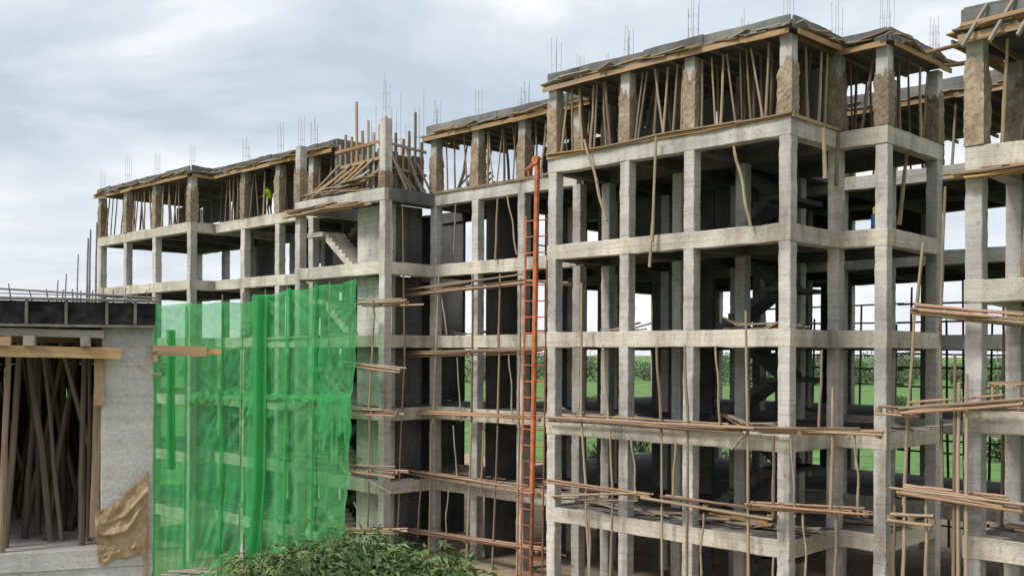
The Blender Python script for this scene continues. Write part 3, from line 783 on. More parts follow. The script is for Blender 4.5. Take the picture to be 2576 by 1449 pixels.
for i in range(13):
    p = -23.2 + i * .28
    plank(TF, 'raking_strut', (p - random.uniform(2.0, 2.9), random.uniform(-.38, -.05), 16.06), (p, .16, 17.2 + random.uniform(-.5, .35)), .11, .06, random.choice((M['oldplank'], M['plank'], M['greyplank'])), up=(0, -1, .4), mesh=random.choice(PLANKS))
for i in range(14):
    p = -25.8 + random.uniform(0, 4.6); z = 16.08 + i * .035
    plank(TF, 'plank', (p, random.uniform(-.45, -.1), z), (p + random.uniform(1.2, 2.2), random.uniform(-.45, -.05), z + random.uniform(0, .12)), .2, .04, random.choice((M['plank'], M['oldplank'], M['greyplank'])))
# right-hand side of the tower
for i in range(6):
    q = .35 + i * .38
    h = (18.3, 18.6, 18.4, 18.8, 19.7, 18.4)[i]
    plank(TF, 'stud', (-19.75, q, 16.02), (-19.75, q + random.uniform(-.05, .05), h), .12, .06, random.choice((M['oldplank'], M['plank'])), up=(1, 0, 0), mesh=PLANKS[1])
for i in range(3):
    panel(TF, -19.86, -19.83, .2 + i * .75, .2 + i * .75 + .73, 16.05, 17.8 + random.uniform(-.2, .2), M['dark'], 'backing_panel')
for z in (16.95, 18.0):
    plank(TF, 'rail', (-19.66, .1, z + .08), (-19.66, 2.42, z - .05), .12, .06, M['plank'], up=(1, 0, 0), mesh=PLANKS[2])
for i in range(6):
    q = .15 + i * .34
    z1 = random.choice((16.95, 17.95, 17.4))
    plank(TF, 'raking_strut', (-19.62, q, z1), (-19.22, min(q + random.uniform(.5, .9), 2.35), 16.06), .1, .06, random.choice((M['oldplank'], M['greyplank'])), up=(1, 0, .3))
# soffit boards that still hang below the tower's fifth floor, and the canopy of planks at its left
TS = Thing('soffit_boards', MAIN, (-23, -.5, 15.3), 'long planks lapped along the underside edge of the stair tower fifth floor', 'boards')
for i in range(18):
    p = -26.4 + random.uniform(0, 3.8); z = 15.34 + (i % 6) * .05
    plank(TS, 'plank', (p, -.50 - random.uniform(0, .2), z - .03), (p + random.uniform(1.8, 3.0), -.48 - random.uniform(0, .2), z + .05), .24, .045, random.choice((M['plank'], M['oldplank'], M['plank'])))
plank(TS, 'edge_board', (-26.7, -.62, 15.30), (-19.9, -.50, 15.35), .1, .06, M['plank'], up=(0, -1, 0), mesh=PLANKS[1])
# loose boards behind the first recessed bay
LB = Thing('board_pile', MAIN, (-17.6, 3.6, 16.0), 'jumble of loose boards piled inside the top bay beside the tower', 'boards')
for i in range(14):
    p, q = -18.7 + random.uniform(0, 1.4), 3.0 + random.uniform(0, 1.3)
    plank(LB, 'plank', (p, q, 16.04 + .05 * (i % 6)), (p + random.uniform(.5, 1.0), q + random.uniform(-.5, .5), 16.2 + random.uniform(.0, 1.3)), .14, .05, random.choice((M['oldplank'], M['greyplank'])))

# ------------------------------------------------------------------ pole scaffolds
def spx(x, y, q): return MAIN.onq(x, y, q)
def scaffold(label, q, org, standards, ledgers, braces=(), r=.045, lash=True):
    th = Thing('pole_scaffold', MAIN, org, label, 'scaffold')
    for (x0, y0, x1, y1, *o) in standards:                 # uprights
        mat = o[0] if o else random.choice((M['palepole'], M['pole'], M['palepole']))
        dq = o[1] if len(o) > 1 else 0
        th.bar('standard', random.choice(POLES[1:]), spx(x1, y1, q + dq), spx(x0, y0, q + dq), r * random.uniform(.9, 1.25), mat)
    for (x0, y0, x1, y1, n) in ledgers:                    # bundles of ledgers / putlogs at each lift
        n = n + 2 if n > 2 else n + 1
        A0, B0 = Vector(spx(x0, y0, q)), Vector(spx(x1, y1, q))
        for k in range(n):
            off = Vector((0, -.16 + (k % 5) * .16, (k // 5) * .10 + random.uniform(-.10, .10)))
            tA, tB = (0, 1) if k < 2 else (random.uniform(-.08, .25), random.uniform(.75, 1.1))
            A_, B_ = A0.lerp(B0, tA) + off, A0.lerp(B0, tB) + off + Vector((0, random.uniform(-.15, .15), random.uniform(-.10, .10)))
            th.bar('ledger', random.choice(POLES[1:]), A_, B_, r * random.uniform(.8, 1.2), random.choice((M['redpole'], M['redpole'], M['palepole'], M['pole'])))
        if lash:
            for t in (0.02, .5, .97):
                P = A0.lerp(B0, t); 
                th.put('lashing', LASH, P + Vector((0, -.03, 0)), None, None, (1, 1, 1))
    for (x0, y0, x1, y1) in braces:
        th.bar('brace', random.choice(CROOKED), spx(x1, y1, q), spx(x0, y0, q), r * .9, random.choice((M['palepole'], M['greyplank'])))
    return th
def lash_mesh():
    bm = bmesh.new()
    for k in range(4):
        pts = [(.085 * math.cos(a), .085 * math.sin(a), -.06 + .035 * k + .01 * math.sin(2 * a)) for a in [i * 6.2832 / 8 for i in range(9)]]
        tube(bm, pts, .016, 4)
    return to_mesh('lashing', bm, M['rope'])
LASH = lash_mesh()
P_, Q_ = M['palepole'], M['pole']
scaffold('pole scaffold across the lower storeys of the tall corner block', -.75, (-5, -.75, 0),
         [(1463, 712, 1462, 1062, P_), (1462, 1050, 1476, 1252, P_), (1474, 1240, 1483, 1500, P_), (1516, 868, 1531, 1062, P_),
          (1534, 1085, 1541, 1250, P_), (1541, 1245, 1534, 1500, Q_), (1652, 872, 1664, 1100, Q_), (1664, 1090, 1666, 1500, P_),
          (1722, 868, 1731, 1080, Q_), (1730, 1080, 1728, 1500, Q_), (1876, 782, 1881, 1095, P_), (1881, 1085, 1883, 1500, P_),
          (1946, 1095, 1945, 1300, Q_), (2096, 975, 2090, 1300, P_), (2104, 1285, 2100, 1500, Q_), (2068, 880, 2060, 1075, Q_, .3),
          (1946, 1400, 1940, 1520, P_)],
         [(1388, 1056, 1880, 1086, 6), (1830, 1080, 2225, 1096, 5), (1376, 1208, 1640, 1250, 2), (1396, 1250, 1610, 1249, 2),
          (1620, 1250, 1950, 1300, 4), (1880, 1272, 2190, 1292, 4)],
         [(1880, 1090, 1840, 1130), (1480, 1280, 1486, 1470), (1700, 1100, 1692, 1270), (1800, 870, 1812, 1080), (1588, 1100, 1600, 1250), (1990, 1100, 2000, 1300), (2020, 1290, 2028, 1480), (1770, 1290, 1762, 1480), (2150, 1090, 2160, 1300)])
scaffold('pole scaffold beside the orange mast, tied in bundles at every floor', 1.6, (-15, 1.6, 0),
         [(1012, 505, 1018, 900, P_, -.9), (1018, 890, 1010, 1065, P_, -.9), (1010, 1050, 1000, 1345, P_, -.9), (1104, 695, 1090, 1065, P_), (1086, 1060, 1078, 1420, P_),
          (1190, 690, 1186, 1060, Q_), (1186, 1060, 1172, 1450, P_), (1258, 690, 1254, 880, Q_), (1256, 880, 1252, 1065, P_), (1252, 1070, 1238, 1450, Q_), (1310, 700, 1304, 1066, P_), (1306, 1056, 1300, 1470, P_),
          (1146, 510, 1142, 640, Q_, .7), (1252, 500, 1246, 655, P_, .7)],
         [(1006, 741, 1330, 706, 5), (1330, 710, 1440, 716, 2), (1003, 893, 1368, 880, 5), (998, 1038, 1370, 1056, 6), (1008, 1186, 1368, 1244, 8), (1006, 1332, 1366, 1388, 8)],
         [(1276, 490, 1300, 640), (1112, 752, 1124, 842), (1150, 900, 1160, 1060), (1140, 1070, 1150, 1200), (1216, 1080, 1210, 1240), (1128, 1230, 1120, 1380), (1280, 890, 1290, 1060), (1060, 1200, 1050, 1350)])
scaffold('pole scaffold at the tower corner, by the right edge of the net', -1.5, (-20, -1.5, 0),
         [(937, 745, 942, 800, P_), (942, 790, 936, 880, Q_), (938, 865, 926, 1050, P_), (930, 1040, 926, 1200, P_), (928, 1190, 924, 1400, Q_), (884, 705, 862, 1460, P_)],
         [(890, 768, 1026, 762, 4), (880, 914, 1012, 930, 4), (875, 1035, 1004, 1040, 4), (870, 1176, 1006, 1188, 4), (862, 1336, 1000, 1336, 4)],
         [(876, 1182, 985, 1240), (890, 1262, 906, 1296)])
scaffold('pole scaffold in the gap before the right-hand block', -3.1, (5, -3.1, 0),
         [(2322, 610, 2306, 775, P_, .6), (2302, 770, 2284, 1050, P_, .6), (2284, 1040, 2274, 1270, P_, .6), (2378, 470, 2366, 800, Q_, .6), (2366, 790, 2370, 1280, Q_, .6),
          (2402, 890, 2398, 1500, Q_), (2412, 960, 2410, 1500, P_), (2432, 940, 2430, 1500, P_), (2330, 1250, 2328, 1500, P_), (2250, 1270, 2248, 1500, Q_, 1.0), (2276, 1265, 2270, 1500, P_), (2525, 830, 2518, 1500, Q_, 2.0)],
         [(2298, 782, 2580, 804, 6), (2272, 1032, 2580, 1014, 7), (2262, 1240, 2580, 1284, 10), (2210, 1030, 2310, 1042, 3), (2240, 1300, 2350, 1310, 1)], r=.044)
scaffold('pole scaffold standing behind the green nets', -1.55, (-26, -1.55, -2.4),
         [(x, 700 + (900 - x) * .12, x - 12, 1465, random.choice((P_, Q_))) for x in (560, 612, 668, 722, 776, 830)],
         [(660, 862, 890, 846, 2), (655, 1010, 880, 1004, 2), (652, 1140, 876, 1160, 3), (648, 1290, 870, 1330, 3), (560, 880, 660, 866, 2), (560, 1250, 660, 1290, 2)], lash=False)

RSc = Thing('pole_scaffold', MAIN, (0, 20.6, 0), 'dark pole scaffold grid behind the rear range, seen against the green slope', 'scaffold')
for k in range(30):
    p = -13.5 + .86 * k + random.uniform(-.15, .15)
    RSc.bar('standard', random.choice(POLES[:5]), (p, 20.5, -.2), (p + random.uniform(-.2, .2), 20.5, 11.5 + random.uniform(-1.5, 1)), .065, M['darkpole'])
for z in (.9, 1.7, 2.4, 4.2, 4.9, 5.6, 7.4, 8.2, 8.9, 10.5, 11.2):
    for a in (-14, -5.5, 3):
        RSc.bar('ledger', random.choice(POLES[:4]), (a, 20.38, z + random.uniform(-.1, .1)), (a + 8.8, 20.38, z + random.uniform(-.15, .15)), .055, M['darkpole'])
RP = Thing('soffit_boards', MAIN, (7.5, -2.5, 13.2), 'orange planks lapped under the upper floor edge at the right picture edge', 'boards')
for i in range(11):
    p = 5.7 + random.uniform(0, 1.6)
    plank(RP, 'plank', (p, -2.55 - random.uniform(0, .3), 13.10 + (i % 4) * .05), (p + random.uniform(1.2, 2.6), -2.55 - random.uniform(0, .3), 13.14 + (i % 4) * .05), .2, .04, random.choice((M['plank'], M['oldplank'], M['fresh'])))

def floor_pile(label, p, q, z, n, spread=(1.6, .7), lean=0):
    th = Thing('board_pile', MAIN, (p, q, z), label, 'boards', 'boards lying on the floors')
    for i in range(n):
        a = Vector((p + random.uniform(-.5, .5) * spread[0], q + random.uniform(-.5, .5) * spread[1], z + .03 + .045 * (i // 2)))
        d = Vector((random.uniform(.7, 1.9) * random.choice((1, 1, -1)), random.uniform(-.5, .5), random.uniform(0, .08) + (random.uniform(.15, .5) if i < lean else 0)))
        plank(th, 'plank', a, a + d, random.uniform(.1, .22), .045, random.choice((M['oldplank'], M['greyplank'], M['plank'])))
for (lab, p, q, z, n, l) in (('loose boards on the second floor edge, left bay of the corner block', -8.0, .9, LV[2], 9, 1), ('loose boards on the second floor, right bay of the corner block', -1.6, .9, LV[2], 10, 2),
        ('loose boards on the first floor, left bay of the corner block', -8.2, 1.2, LV[1], 8, 1), ('loose boards on the first floor, middle bay of the corner block', -4.9, .8, LV[1], 9, 0),
        ('scattered boards on the first floor, right bay of the corner block', -1.4, 1.0, LV[1], 12, 1), ('loose boards on the third floor, right bay of the corner block', -1.8, 1.3, LV[3], 10, 2),
        ('loose boards on the third floor, left bay of the corner block', -7.8, 1.6, LV[3], 6, 2), ('boards on the first floor at the step of the corner block', .9, 4.6, LV[1], 9, 1),
        ('boards on the second floor at the step of the corner block', .8, 4.8, LV[2], 8, 2), ('boards on the first floor beside the tower', -17.8, 3.4, LV[1], 9, 2),
        ('boards on the first floor, bay beside the mast', -12.4, 3.4, LV[1], 8, 1), ('boards on the third floor, bay beside the tower', -17.6, 3.5, LV[3], 6, 2),
        ('boards on the lower floor of the right-hand block', 8.0, -1.2, RL[1], 12, 2), ('boards on the middle floor of the right-hand block', 8.2, -1.0, RL[2], 9, 2)):
    floor_pile(lab, p, q, z + .005, n, lean=l)

# slanting single poles that hang down the front of the tall block
for (x0, y0, x1, y1, q, lab) in ((1470, 352, 1526, 556, -.5, 'crooked pale pole slanting down across the fourth storey, near the mast'),
                                 (1846, 368, 1888, 568, -.45, 'crooked pale pole slanting down left of the corner pillar'),
                                 (1650, 345, 1641, 610, -.5, 'long upright pole before the fourth storey middle bay'),
                                 (1641, 560, 1634, 672, -.5, 'short pole hanging below the fourth floor beam, middle bay'),
                                 (2282, 372, 2262, 566, 5.0, 'pale board leaning in the fourth storey right of the corner'),
                                 (2072, 322, 2076, 450, 1.0, 'orange board hanging from the fifth floor edge right of the corner'),
                                 (2108, 335, 2104, 468, 2.4, 'weathered board hanging from the fifth floor edge at the step')):
    a, b = MAIN.onq(x0, y0, q), MAIN.onq(x1, y1, q)
    board = 'board' in lab
    free('hanging_board' if board else 'slanting_pole', random.choice(CROOKED if 'crooked' in lab else POLES[:3]), MAIN, b, a, .07 if board else .055,
         M['palepole'] if 'weather' not in lab else M['pole'], lab, 'board' if board else 'pole', 'loose timbers on the facade')

# ------------------------------------------------------------------ orange hoist mast
mast = Thing('hoist_mast', MAIN, (-11.0, .6, -.2), 'orange-red steel hoist mast with ladder rungs between the two blocks', 'hoist')
mq = .6
def mz(x, y): return MAIN.onq(x, y, mq)
def seg(name, a, b, r, mat, sides=6):
    bm = bmesh.new(); tube(bm, [(0, 0, 0), tuple(Vector(b) - Vector(a))], r, sides)
    return mast.put(name, to_mesh(name, bm, mat), a)
B0 = Vector(mz(1335, 1490)); T0 = Vector(mz(1352, 400)); B0.z = -.2
seg('main_post', B0.lerp(T0, .22), T0, .105, M['red'], 8); seg('main_post', B0, B0.lerp(T0, .22), .08, M['rust'], 8)
off = Vector((-.60, .05, 0)); off2 = Vector((.36, .25, 0))
seg('side_post', B0 + off, (T0 + off).lerp(B0 + off, .13), .042, M['red']); seg('side_post', B0 + off2, (T0 + off2).lerp(B0 + off2, .13), .035, M['rust'])
k = 0
z = .3
while z < T0.z - 2.3:
    t = (z - B0.z) / (T0.z - B0.z); P = B0.lerp(T0, t)
    m_ = M['red'] if z > 5 else M['rust']
    seg('rung', P + off, P, .026, m_, 5); seg('rung', P, P + off2, .026, m_, 5)
    z += .62
# head: pulley arm leaning to the left
seg('head_arm', T0 + Vector((-.55, 0, -.38)), T0 + Vector((.12, 0, .02)), .09, M['red'], 8)
seg('head_arm', T0 + Vector((-.45, 0, -.30)), T0 + Vector((-.45, 0, -.62)), .05, M['red'])
bm = bmesh.new(); bmesh.ops.create_cone(bm, cap_ends=True, segments=14, radius1=.17, radius2=.17, depth=.08, matrix=Matrix.Rotation(math.pi / 2, 4, 'X'))
mast.put('pulley_wheel', to_mesh('pulley_wheel', bm, M['red']), T0 + Vector((-.02, -.1, -.06)))
seg('tie_bar', B0.lerp(T0, .6), B0.lerp(T0, .6) + Vector((0, 1.9, 0)), .03, M['rust']); seg('tie_bar', B0.lerp(T0, .8), B0.lerp(T0, .8) + Vector((0, 1.9, 0)), .03, M['rust'])

# ------------------------------------------------------------------ green nets
def net(label, tl, tr, br, bl, folds, seam, left_fold, gap=None, nu=110, nv=140, amp=.10, sag=.15):
    """cloth hung from two top corners; the four corners are world points"""
    tl, tr, br, bl = map(Vector, (tl, tr, br, bl)); bm = bmesh.new(); R = []
    n = (tr - tl).cross(bl - tl).normalized()
    if n.y > 0: n = -n
    ph = [random.uniform(0, 6.28) for _ in range(6)]
    for j in range(nv + 1):
        v = j / nv; row = []
        for i in range(nu + 1):
            u = i / nu
            P = tl.lerp(tr, u).lerp(bl.lerp(br, u), v)
            a = amp * (.5 + .8 * v)
            d = a * (math.sin(folds * 6.28 * u + ph[0] + .8 * math.sin(3 * v + ph[1])) * .7 + .5 * math.sin(folds * 2.3 * 6.28 * u + ph[2] + v) + .9 * noise.noise(Vector((u * 7, v * 5, ph[3]))))
            d *= .55                                           # dragged creases running off the tie points, dents between the ledgers
            for kx, ky, am in ((.0, .0, .22), (1.0, .1, .2), (.0, seam, .16), (1.0, seam, .2), (.35, .0, .13), (.7, seam, .16), (.5, 1.0, .2)):
                ang = math.atan2(v - ky, (u - kx) * .6); rr_ = math.hypot(u - kx, v - ky)
                d += am * math.exp(-rr_ * 2.6) * noise.noise(Vector((ang * 5.5, rr_ * .8, kx * 7 + ky * 3))) * min(1, rr_ * 8)
            d += .03 * math.sin(v * 6.28 * 5.0 + .9 * noise.noise(Vector((u * 4, 1, 2)))) ** 3 + .03 * noise.noise(Vector((u * 30, v * 26, 3)))
            if left_fold: d += .35 * math.exp(-(u / .05) ** 2)
            P = P + n * d
            P.z -= sag * math.sin(math.pi * u * 3) ** 2 * (1 - v) * .5
            # slack roll at the seam where two sheets are laced together
            sv = (v - seam - .01 * math.sin(9 * u)) / .018
            P += n * .16 * math.exp(-sv * sv) * (.5 + .5 * abs(noise.noise(Vector((u * 14, 0, ph[4])))) * 2)
            if gap and v > gap: P = P + (tl - tr).normalized() * u * ((v - gap) / (1 - gap)) ** 1.2 * 1.25
            row.append(bm.verts.new(P))
        R.append(row)
    for a, b in zip(R, R[1:]):
        for i in range(nu): bm.faces.new((a[i], a[i+1], b[i+1], b[i]))
    o = bpy.data.objects.new('debris_net', to_mesh('debris_net', bm, M['net'], True)); COL.objects.link(o)
    return tag(o, label, 'net', 'green nets on the scaffold')
def wq(x, y, q): return MAIN.w(*MAIN.onq(x, y, q))
net('taller bright green debris net hanging right, with a folded left edge', wq(650, 742, -2.15), wq(898, 702, -2.15), wq(864, 1372, -2.15), wq(628, 1425, -2.15), 4, .435, True, amp=.09)
net('wider darker green debris net hanging left, beside the grey foreground column', onY(372, 766, 50), onY(656, 756, 48.6), onY(640, 1475, 48.6), onY(366, 1485, 50), 5, .335, False, gap=.62, amp=.10)

# ------------------------------------------------------------------ foreground building at left
FA = R_(20)
FO = onY(255, 890, 11.5)
FR = Frame((FO.x, FO.y), (math.cos(FA), math.sin(FA)))          # p to the right along its front, q into it; p=0 at the column's left edge
Fb = Thing('concrete_building', FR, (-1.5, 3, 0), 'foreground concrete floor and smooth grey column at the left picture edge', 'building')
fz0, fz1 = 6.56, 9.07
me = rough_box('column', .56, .30, fz1 - fz0 + .3, M['near'], 14, .003, .01)
Fb.put('column', me, (.28, .15, fz0 - .3))
for p in (-4.2, .28):
    for q in (.15, 4.4, 8.8):
        if (p, q) != (.28, .15): Fb.put('column', me, (p, q, fz0 - .3))
        Fb.put('column', rough_box('column', .5, .4, fz0 - .05, M['near'], 6, .004, .01), (p, q, -.3))
slab(Fb, -4.6, .55, -.02, 9.1, fz0, .2, M['near'])
me = rough_box('beam', .34, .6, 5.2, M['near'], 8, .006, .015, axis=0)
Fb.put('beam', me, (-4.65, .17, fz0 - .31))
slab(Fb, -4.6, .58, -.03, 9.1, 9.36, .22, M['dark'], 'roof_slab')
me = rough_box('beam', .3, .5, 5.2, M['near'], 6, .006, .015, axis=0)
Fb.put('beam', me, (-4.65, 8.9, fz0 + 2.25))
panel(Fb, -.08, .02, .32, 2.6, fz0 + .01, 9.06, M['oldplank'], 'backing_panel')
panel(Fb, -.06, .04, 2.62, 8.55, fz0 + .01, 9.06, M['dark'])  # closing wall added to shut daylight out of the foreground storey
panel(Fb, -4.55, -4.4, .4, 8.55, fz0 + .01, 9.06, M['dark'])  # left wall out of view, added to darken the storey
panel(Fb, -4.4, -1.75, 8.62, 8.70, 8.56, 9.05, M['dark'])  # back wall, with the slit panels below, added to keep the storey dark
for (a, b) in ((-4.4, -3.05), (-3.0, -2.0), (-1.95, -.95), (-.9, .2)):
    panel(Fb, a, b, 8.6, 8.72, fz0 + .01, 8.55, M['wall'])
# edge shutter of dark film-faced ply with ribs and a guard rail
ES = Thing('edge_shutter', FR, (-1.5, -.1, 9.1), 'dark film-faced edge shutter with upright ribs above the foreground column', 'formwork')
x = -4.5; wds = [.86, .80, .72, .66, .62, .55, .44, .40]
zb, zt = 9.085, 9.365
edges = [.58]
for w_ in (.22, .30, .42, .40, .40, .42, .45, .5, .5): edges.append(edges[-1] - w_)
for a, b in zip(edges[1:], edges):
    panel(ES, a + .012, b - .012, -.10, -.07, zb + .02, zt - .01, M['shutter'], 'ply_panel', .004)
    panel(ES, a - .016, a + .016, -.135, -.065, zb + .015, zt, M['shutrib'], 'rib', .004)
panel(ES, edges[-1], .6, -.15, -.05, zt, zt + .03, M['shutrib'], 'top_rail', .004)
panel(ES, edges[-1], .6, -.15, -.05, zb - .015, zb + .015, M['shutrib'], 'bottom_rail', .004)
gr = Thing('guard_rail', FR, (-1.5, -.05, 9.4), 'thin steel guard rail and bent rebar on top of the dark edge shutter', 'rail')
gr.bar('rail', STRAIGHT[0], (.58, -.05, 9.42), (-4, -.05, 9.60), .012, M['steel'])
gr.bar('rail', STRAIGHT[1], (.30, .2, 9.44), (-4, .3, 9.47), .007, M['steel'])
for i, p in enumerate((-2.4, -2.0, -1.62, -1.05, -.93, -.72, -.55, -.42, -.3, -.22, -.1, .0, .12, .24, .35, .5)):
    gr.bar('upright', STRAIGHT[i % 4], (p, .02, 9.36), (p + random.uniform(-.03, .03), .0, 9.5 + random.uniform(-.05, .06)), .008, M['steel'])
for (xx, y0) in ((163, 690), (142, 705), (193, 640), (224, 578), (240, 560), (218, 600)):
    a = onY(xx, 760, 13.2); b = onY(xx + 4, y0, 13.2)
    la, lb = FR.m.inverted() @ a, FR.m.inverted() @ b
    gr.bar('starter_bar', STRAIGHT[1], (la.x, la.y, 9.34), lb, .010 if xx < 200 else .014, M['steel'])
# timbers below the soffit
def fpx(x, y, q): return FR.onq(x, y, q)
TB = Thing('bearer_timbers', FR, (-1, 0, 8.8), 'stacked timber bearers and blocks under the foreground slab', 'timber')
plank(TB, 'grey_board', fpx(-40, 833, -.06), fpx(262, 841, -.06), .085, .06, M['greyplank'], up=(0, -1, 0), mesh=PLANKS[0])
plank(TB, 'bearer', fpx(-60, 881, -.16), fpx(306, 889, -.16), .125, .10, M['fresh'], up=(0, -1, 0), mesh=PLANKS[0])
plank(TB, 'bearer_end', fpx(-40, 857, -.2), fpx(28, 858, -.2), .10, .1, M['fresh'], up=(0, -1, 0), mesh=PLANKS[0])
for (xa, xb, y) in ((62, 90, 857), (204, 228, 859)):
    a = fpx(xa, y, -.1); b = fpx(xb, y, -.1)
    plank(TB, 'block', a, b, .11, .35, M['greyplank'], up=(0, -1, 0), mesh=PLANKS[0])
for q in (.9, 1.9, 3.0, 4.2, 5.6, 7.0):
    plank(TB, 'joist', (-4.5, q, 8.98), (-.1, q, 8.98), .14, .08, M['oldplank'], up=(0, -1, 0), mesh=PLANKS[0])
for p in (-.5, -1.3, -2.1, -3.0):
    plank(TB, 'joist', (p, .05, 9.08), (p, 8.4, 9.08), .08, .1, M['oldplank'], mesh=PLANKS[0])
# timber that pokes out on the right of the column, in a clamp with the board below
CL = Thing('yoke_timber', FR, (.7, .3, 8.8), 'orange timber yoke with a splintered end poking right of the grey column', 'timber')
plank(CL, 'yoke', fpx(384, 881, -.05), fpx(520, 884, -.05), .115, .09, M['fresh'], up=(0, -1, 0), mesh=PLANKS[0])
plank(CL, 'splintered_end', fpx(515, 883, -.05), fpx(556, 887, -.05), .07, .06, M['fresh'], up=(0, -1, 0), mesh=PLANKS[2])
plank(CL, 'block', fpx(384, 897, -.05), fpx(396, 897, -.05), .12, .09, M['fresh'], up=(0, -1, 0), mesh=PLANKS[0])
plank(CL, 'packing_strip', fpx(384, 940, -.05), fpx(407, 940, -.05), .02, .05, M['fresh'], up=(0, -1, 0), mesh=PLANKS[0])
# boards beside the column
SB = Thing('side_board', FR, (-.1, -.06, 7.0), 'ragged brown shutter board on the left flank of the grey column', 'board')
plank(SB, 'board', fpx(250, 905, -.04), fpx(250, 1020, -.04), .115, .03, M['plank'], up=(0, -1, 0), mesh=PLANKS[1])
plank(SB, 'board', fpx(245, 1000, .1), fpx(236, 1350, .1), .09, .03, M['oldplank'], up=(0, -1, 0), mesh=PLANKS[1])
RS = Thing('edge_batten', FR, (.58, -.02, 6.2), 'thin tan batten nailed to the lower right edge of the foreground column', 'batten')
plank(RS, 'batten', fpx(371, 1330, -.03), fpx(366, 1470, -.03), .03, .03, M['plank'], up=(0, -1, 0), mesh=PLANKS[0])

# props in the foreground: listed ones first, then the dim crowd behind
fp = [(22, 905, 4, 1372, .15, 'pale crooked prop nearest the left picture edge'), (50, 905, 14, 1290, .45, 'tall barked prop just right of the leftmost one'),
      (95, 905, 62, 1335, 1.0, 'barked prop with its foot beside the dark one'), (165, 905, 60, 1200, 1.2, 'long prop leaning left across the others'),
      (70, 1010, 128, 1350, .7, 'prop leaning right to the pair of feet in the middle'), (195, 920, 116, 1345, .8, 'thick prop leaning left to the pair of feet in the middle'),
      (212, 905, 205, 1362, .35, 'straight thick prop next to the column board'), (226, 905, 222, 1358, .6, 'thin straight prop right beside the column board'),
      (185, 930, 150, 1330, 1.5, 'thin pale prop in the middle of the cluster'), (140, 905, 118, 1300, 1.9, 'dark prop standing behind the middle cluster')]
for (x0, y0, x1, y1, q, lab) in fp:
    a, b = fpx(x0, y0, q), fpx(x1, y1, q)
    free('timber_prop', random.choice(POLES[2:]), FR, (b[0], q, fz0 + .005), (a[0], q, 8.90), .043 if 'thin' not in lab else .03, M['darkpole'] if 'pale' not in lab else M['pole'], lab + ', foreground', 'prop', 'foreground timber props')
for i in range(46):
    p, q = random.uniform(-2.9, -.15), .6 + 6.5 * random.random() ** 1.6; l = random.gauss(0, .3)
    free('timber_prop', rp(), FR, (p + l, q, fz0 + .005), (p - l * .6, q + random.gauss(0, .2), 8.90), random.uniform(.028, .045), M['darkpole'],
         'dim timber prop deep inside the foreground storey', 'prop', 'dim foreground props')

# burlap draped over the foot of the column -------------------------------------------
def burlap():
    """sheet over the column's foot: upper edge runs from the left knot up to the right corner, with a slack fold across"""
    bm = bmesh.new(); nu, nv = 64, 76; R = []
    top = [(0.0, 1290), (.1, 1282), (.3, 1268), (.5, 1248), (.7, 1222), (.85, 1202), (1.0, 1182)]
    def tp(u):
        for (a, y0), (b, y1) in zip(top, top[1:]):
            if u <= b: return y0 + (y1 - y0) * (u - a) / (b - a)
        return top[-1][1]
    for j in range(nv + 1):
        v = j / nv; row = []
        for i in range(nu + 1):
            u = i / nu
            xl, xr = 238 + 10 * v, 374 - 6 * v
            x = xl + (xr - xl) * u; yb = 1405 + 10 * math.sin(5 * u + 1) + 6 * math.sin(13 * u) + 6 * noise.noise(Vector((u * 40, 0, 0)))
            y = tp(u) + (yb - tp(u)) * v
            p, q, z = fpx(x, y, -.012)
            d = .04
            # two hanging swags and a gathered knot on the left
            d += .075 * math.exp(-((v - .34 - .22 * math.sin(math.pi * u)) / .055) ** 2) * math.sin(math.pi * min(u * 1.1, 1)) ** .6
            d += .05 * math.exp(-((v - .22 - .10 * math.sin(math.pi * u)) / .04) ** 2) * u
            d += .06 * math.exp(-((u - .03) / .06) ** 2 - ((v - .25) / .12) ** 2)
            d += .022 * noise.noise(Vector((u * 4, v * 5 + u * 3, 1.3))) + .009 * noise.noise(Vector((u * 14, v * 12, 4))) + .002 * noise.noise(Vector((u * 40, v * 34, 4)))
            d -= .02 * math.exp(-((v - .42 - .14 * math.sin(math.pi * u)) / .05) ** 2) * math.sin(math.pi * u)
            d += .05 * math.exp(-((v - .86) / .06) ** 2) * max(0, noise.noise(Vector((u * 6, v * 9, 8)))) * 2
            row.append(bm.verts.new((p, q - max(d, .004), z)))
        R.append(row)
    for a, b in zip(R, R[1:]):
        for i in range(nu): bm.faces.new((a[i], a[i+1], b[i+1], b[i]))
    me = to_mesh('burlap_sheet', bm, M['burlap'], True)
    o = bpy.data.objects.new('burlap_sheet', me); COL.objects.link(o); o.matrix_world = FR.m
    md = o.modifiers.new('solid', 'SOLIDIFY'); md.thickness = .006; md.offset = 1
    tag(o, 'tan burlap sheet draped in swags round the foot of the grey foreground column', 'burlap')
burlap()

# folded strips of net: the right net's rolled left edge, the left net's edge and a loose hanging strip
def strip(parent, name, pts, width, layers=2):
    bm = bmesh.new(); n = 40
    for l in range(layers):
        R = []
        for j in range(n + 1):
            t = j / n * (len(pts) - 1); k = min(int(t), len(pts) - 2); P = Vector(pts[k]).lerp(Vector(pts[k + 1]), t - k)
            row = []
            for i in range(7):
                u = i / 6 - .5
                row.append(bm.verts.new(P + Vector((u * width * random.uniform(.95, 1.05), -.12 - l * .09 - .12 * math.cos(u * 5 + l) + .04 * noise.noise(Vector((u * 6, j * .4, l))), 0))))
            R.append(row)
        for a, b in zip(R, R[1:]):
            for i in range(6): bm.faces.new((a[i], a[i+1], b[i+1], b[i]))
    o = bpy.data.objects.new(name, to_mesh(name, bm, M['net'], True)); COL.objects.link(o); o.parent = parent
nets = [o for o in bpy.data.objects if o.name.startswith('debris_net')]
nets.sort(key=lambda o: o['label'])
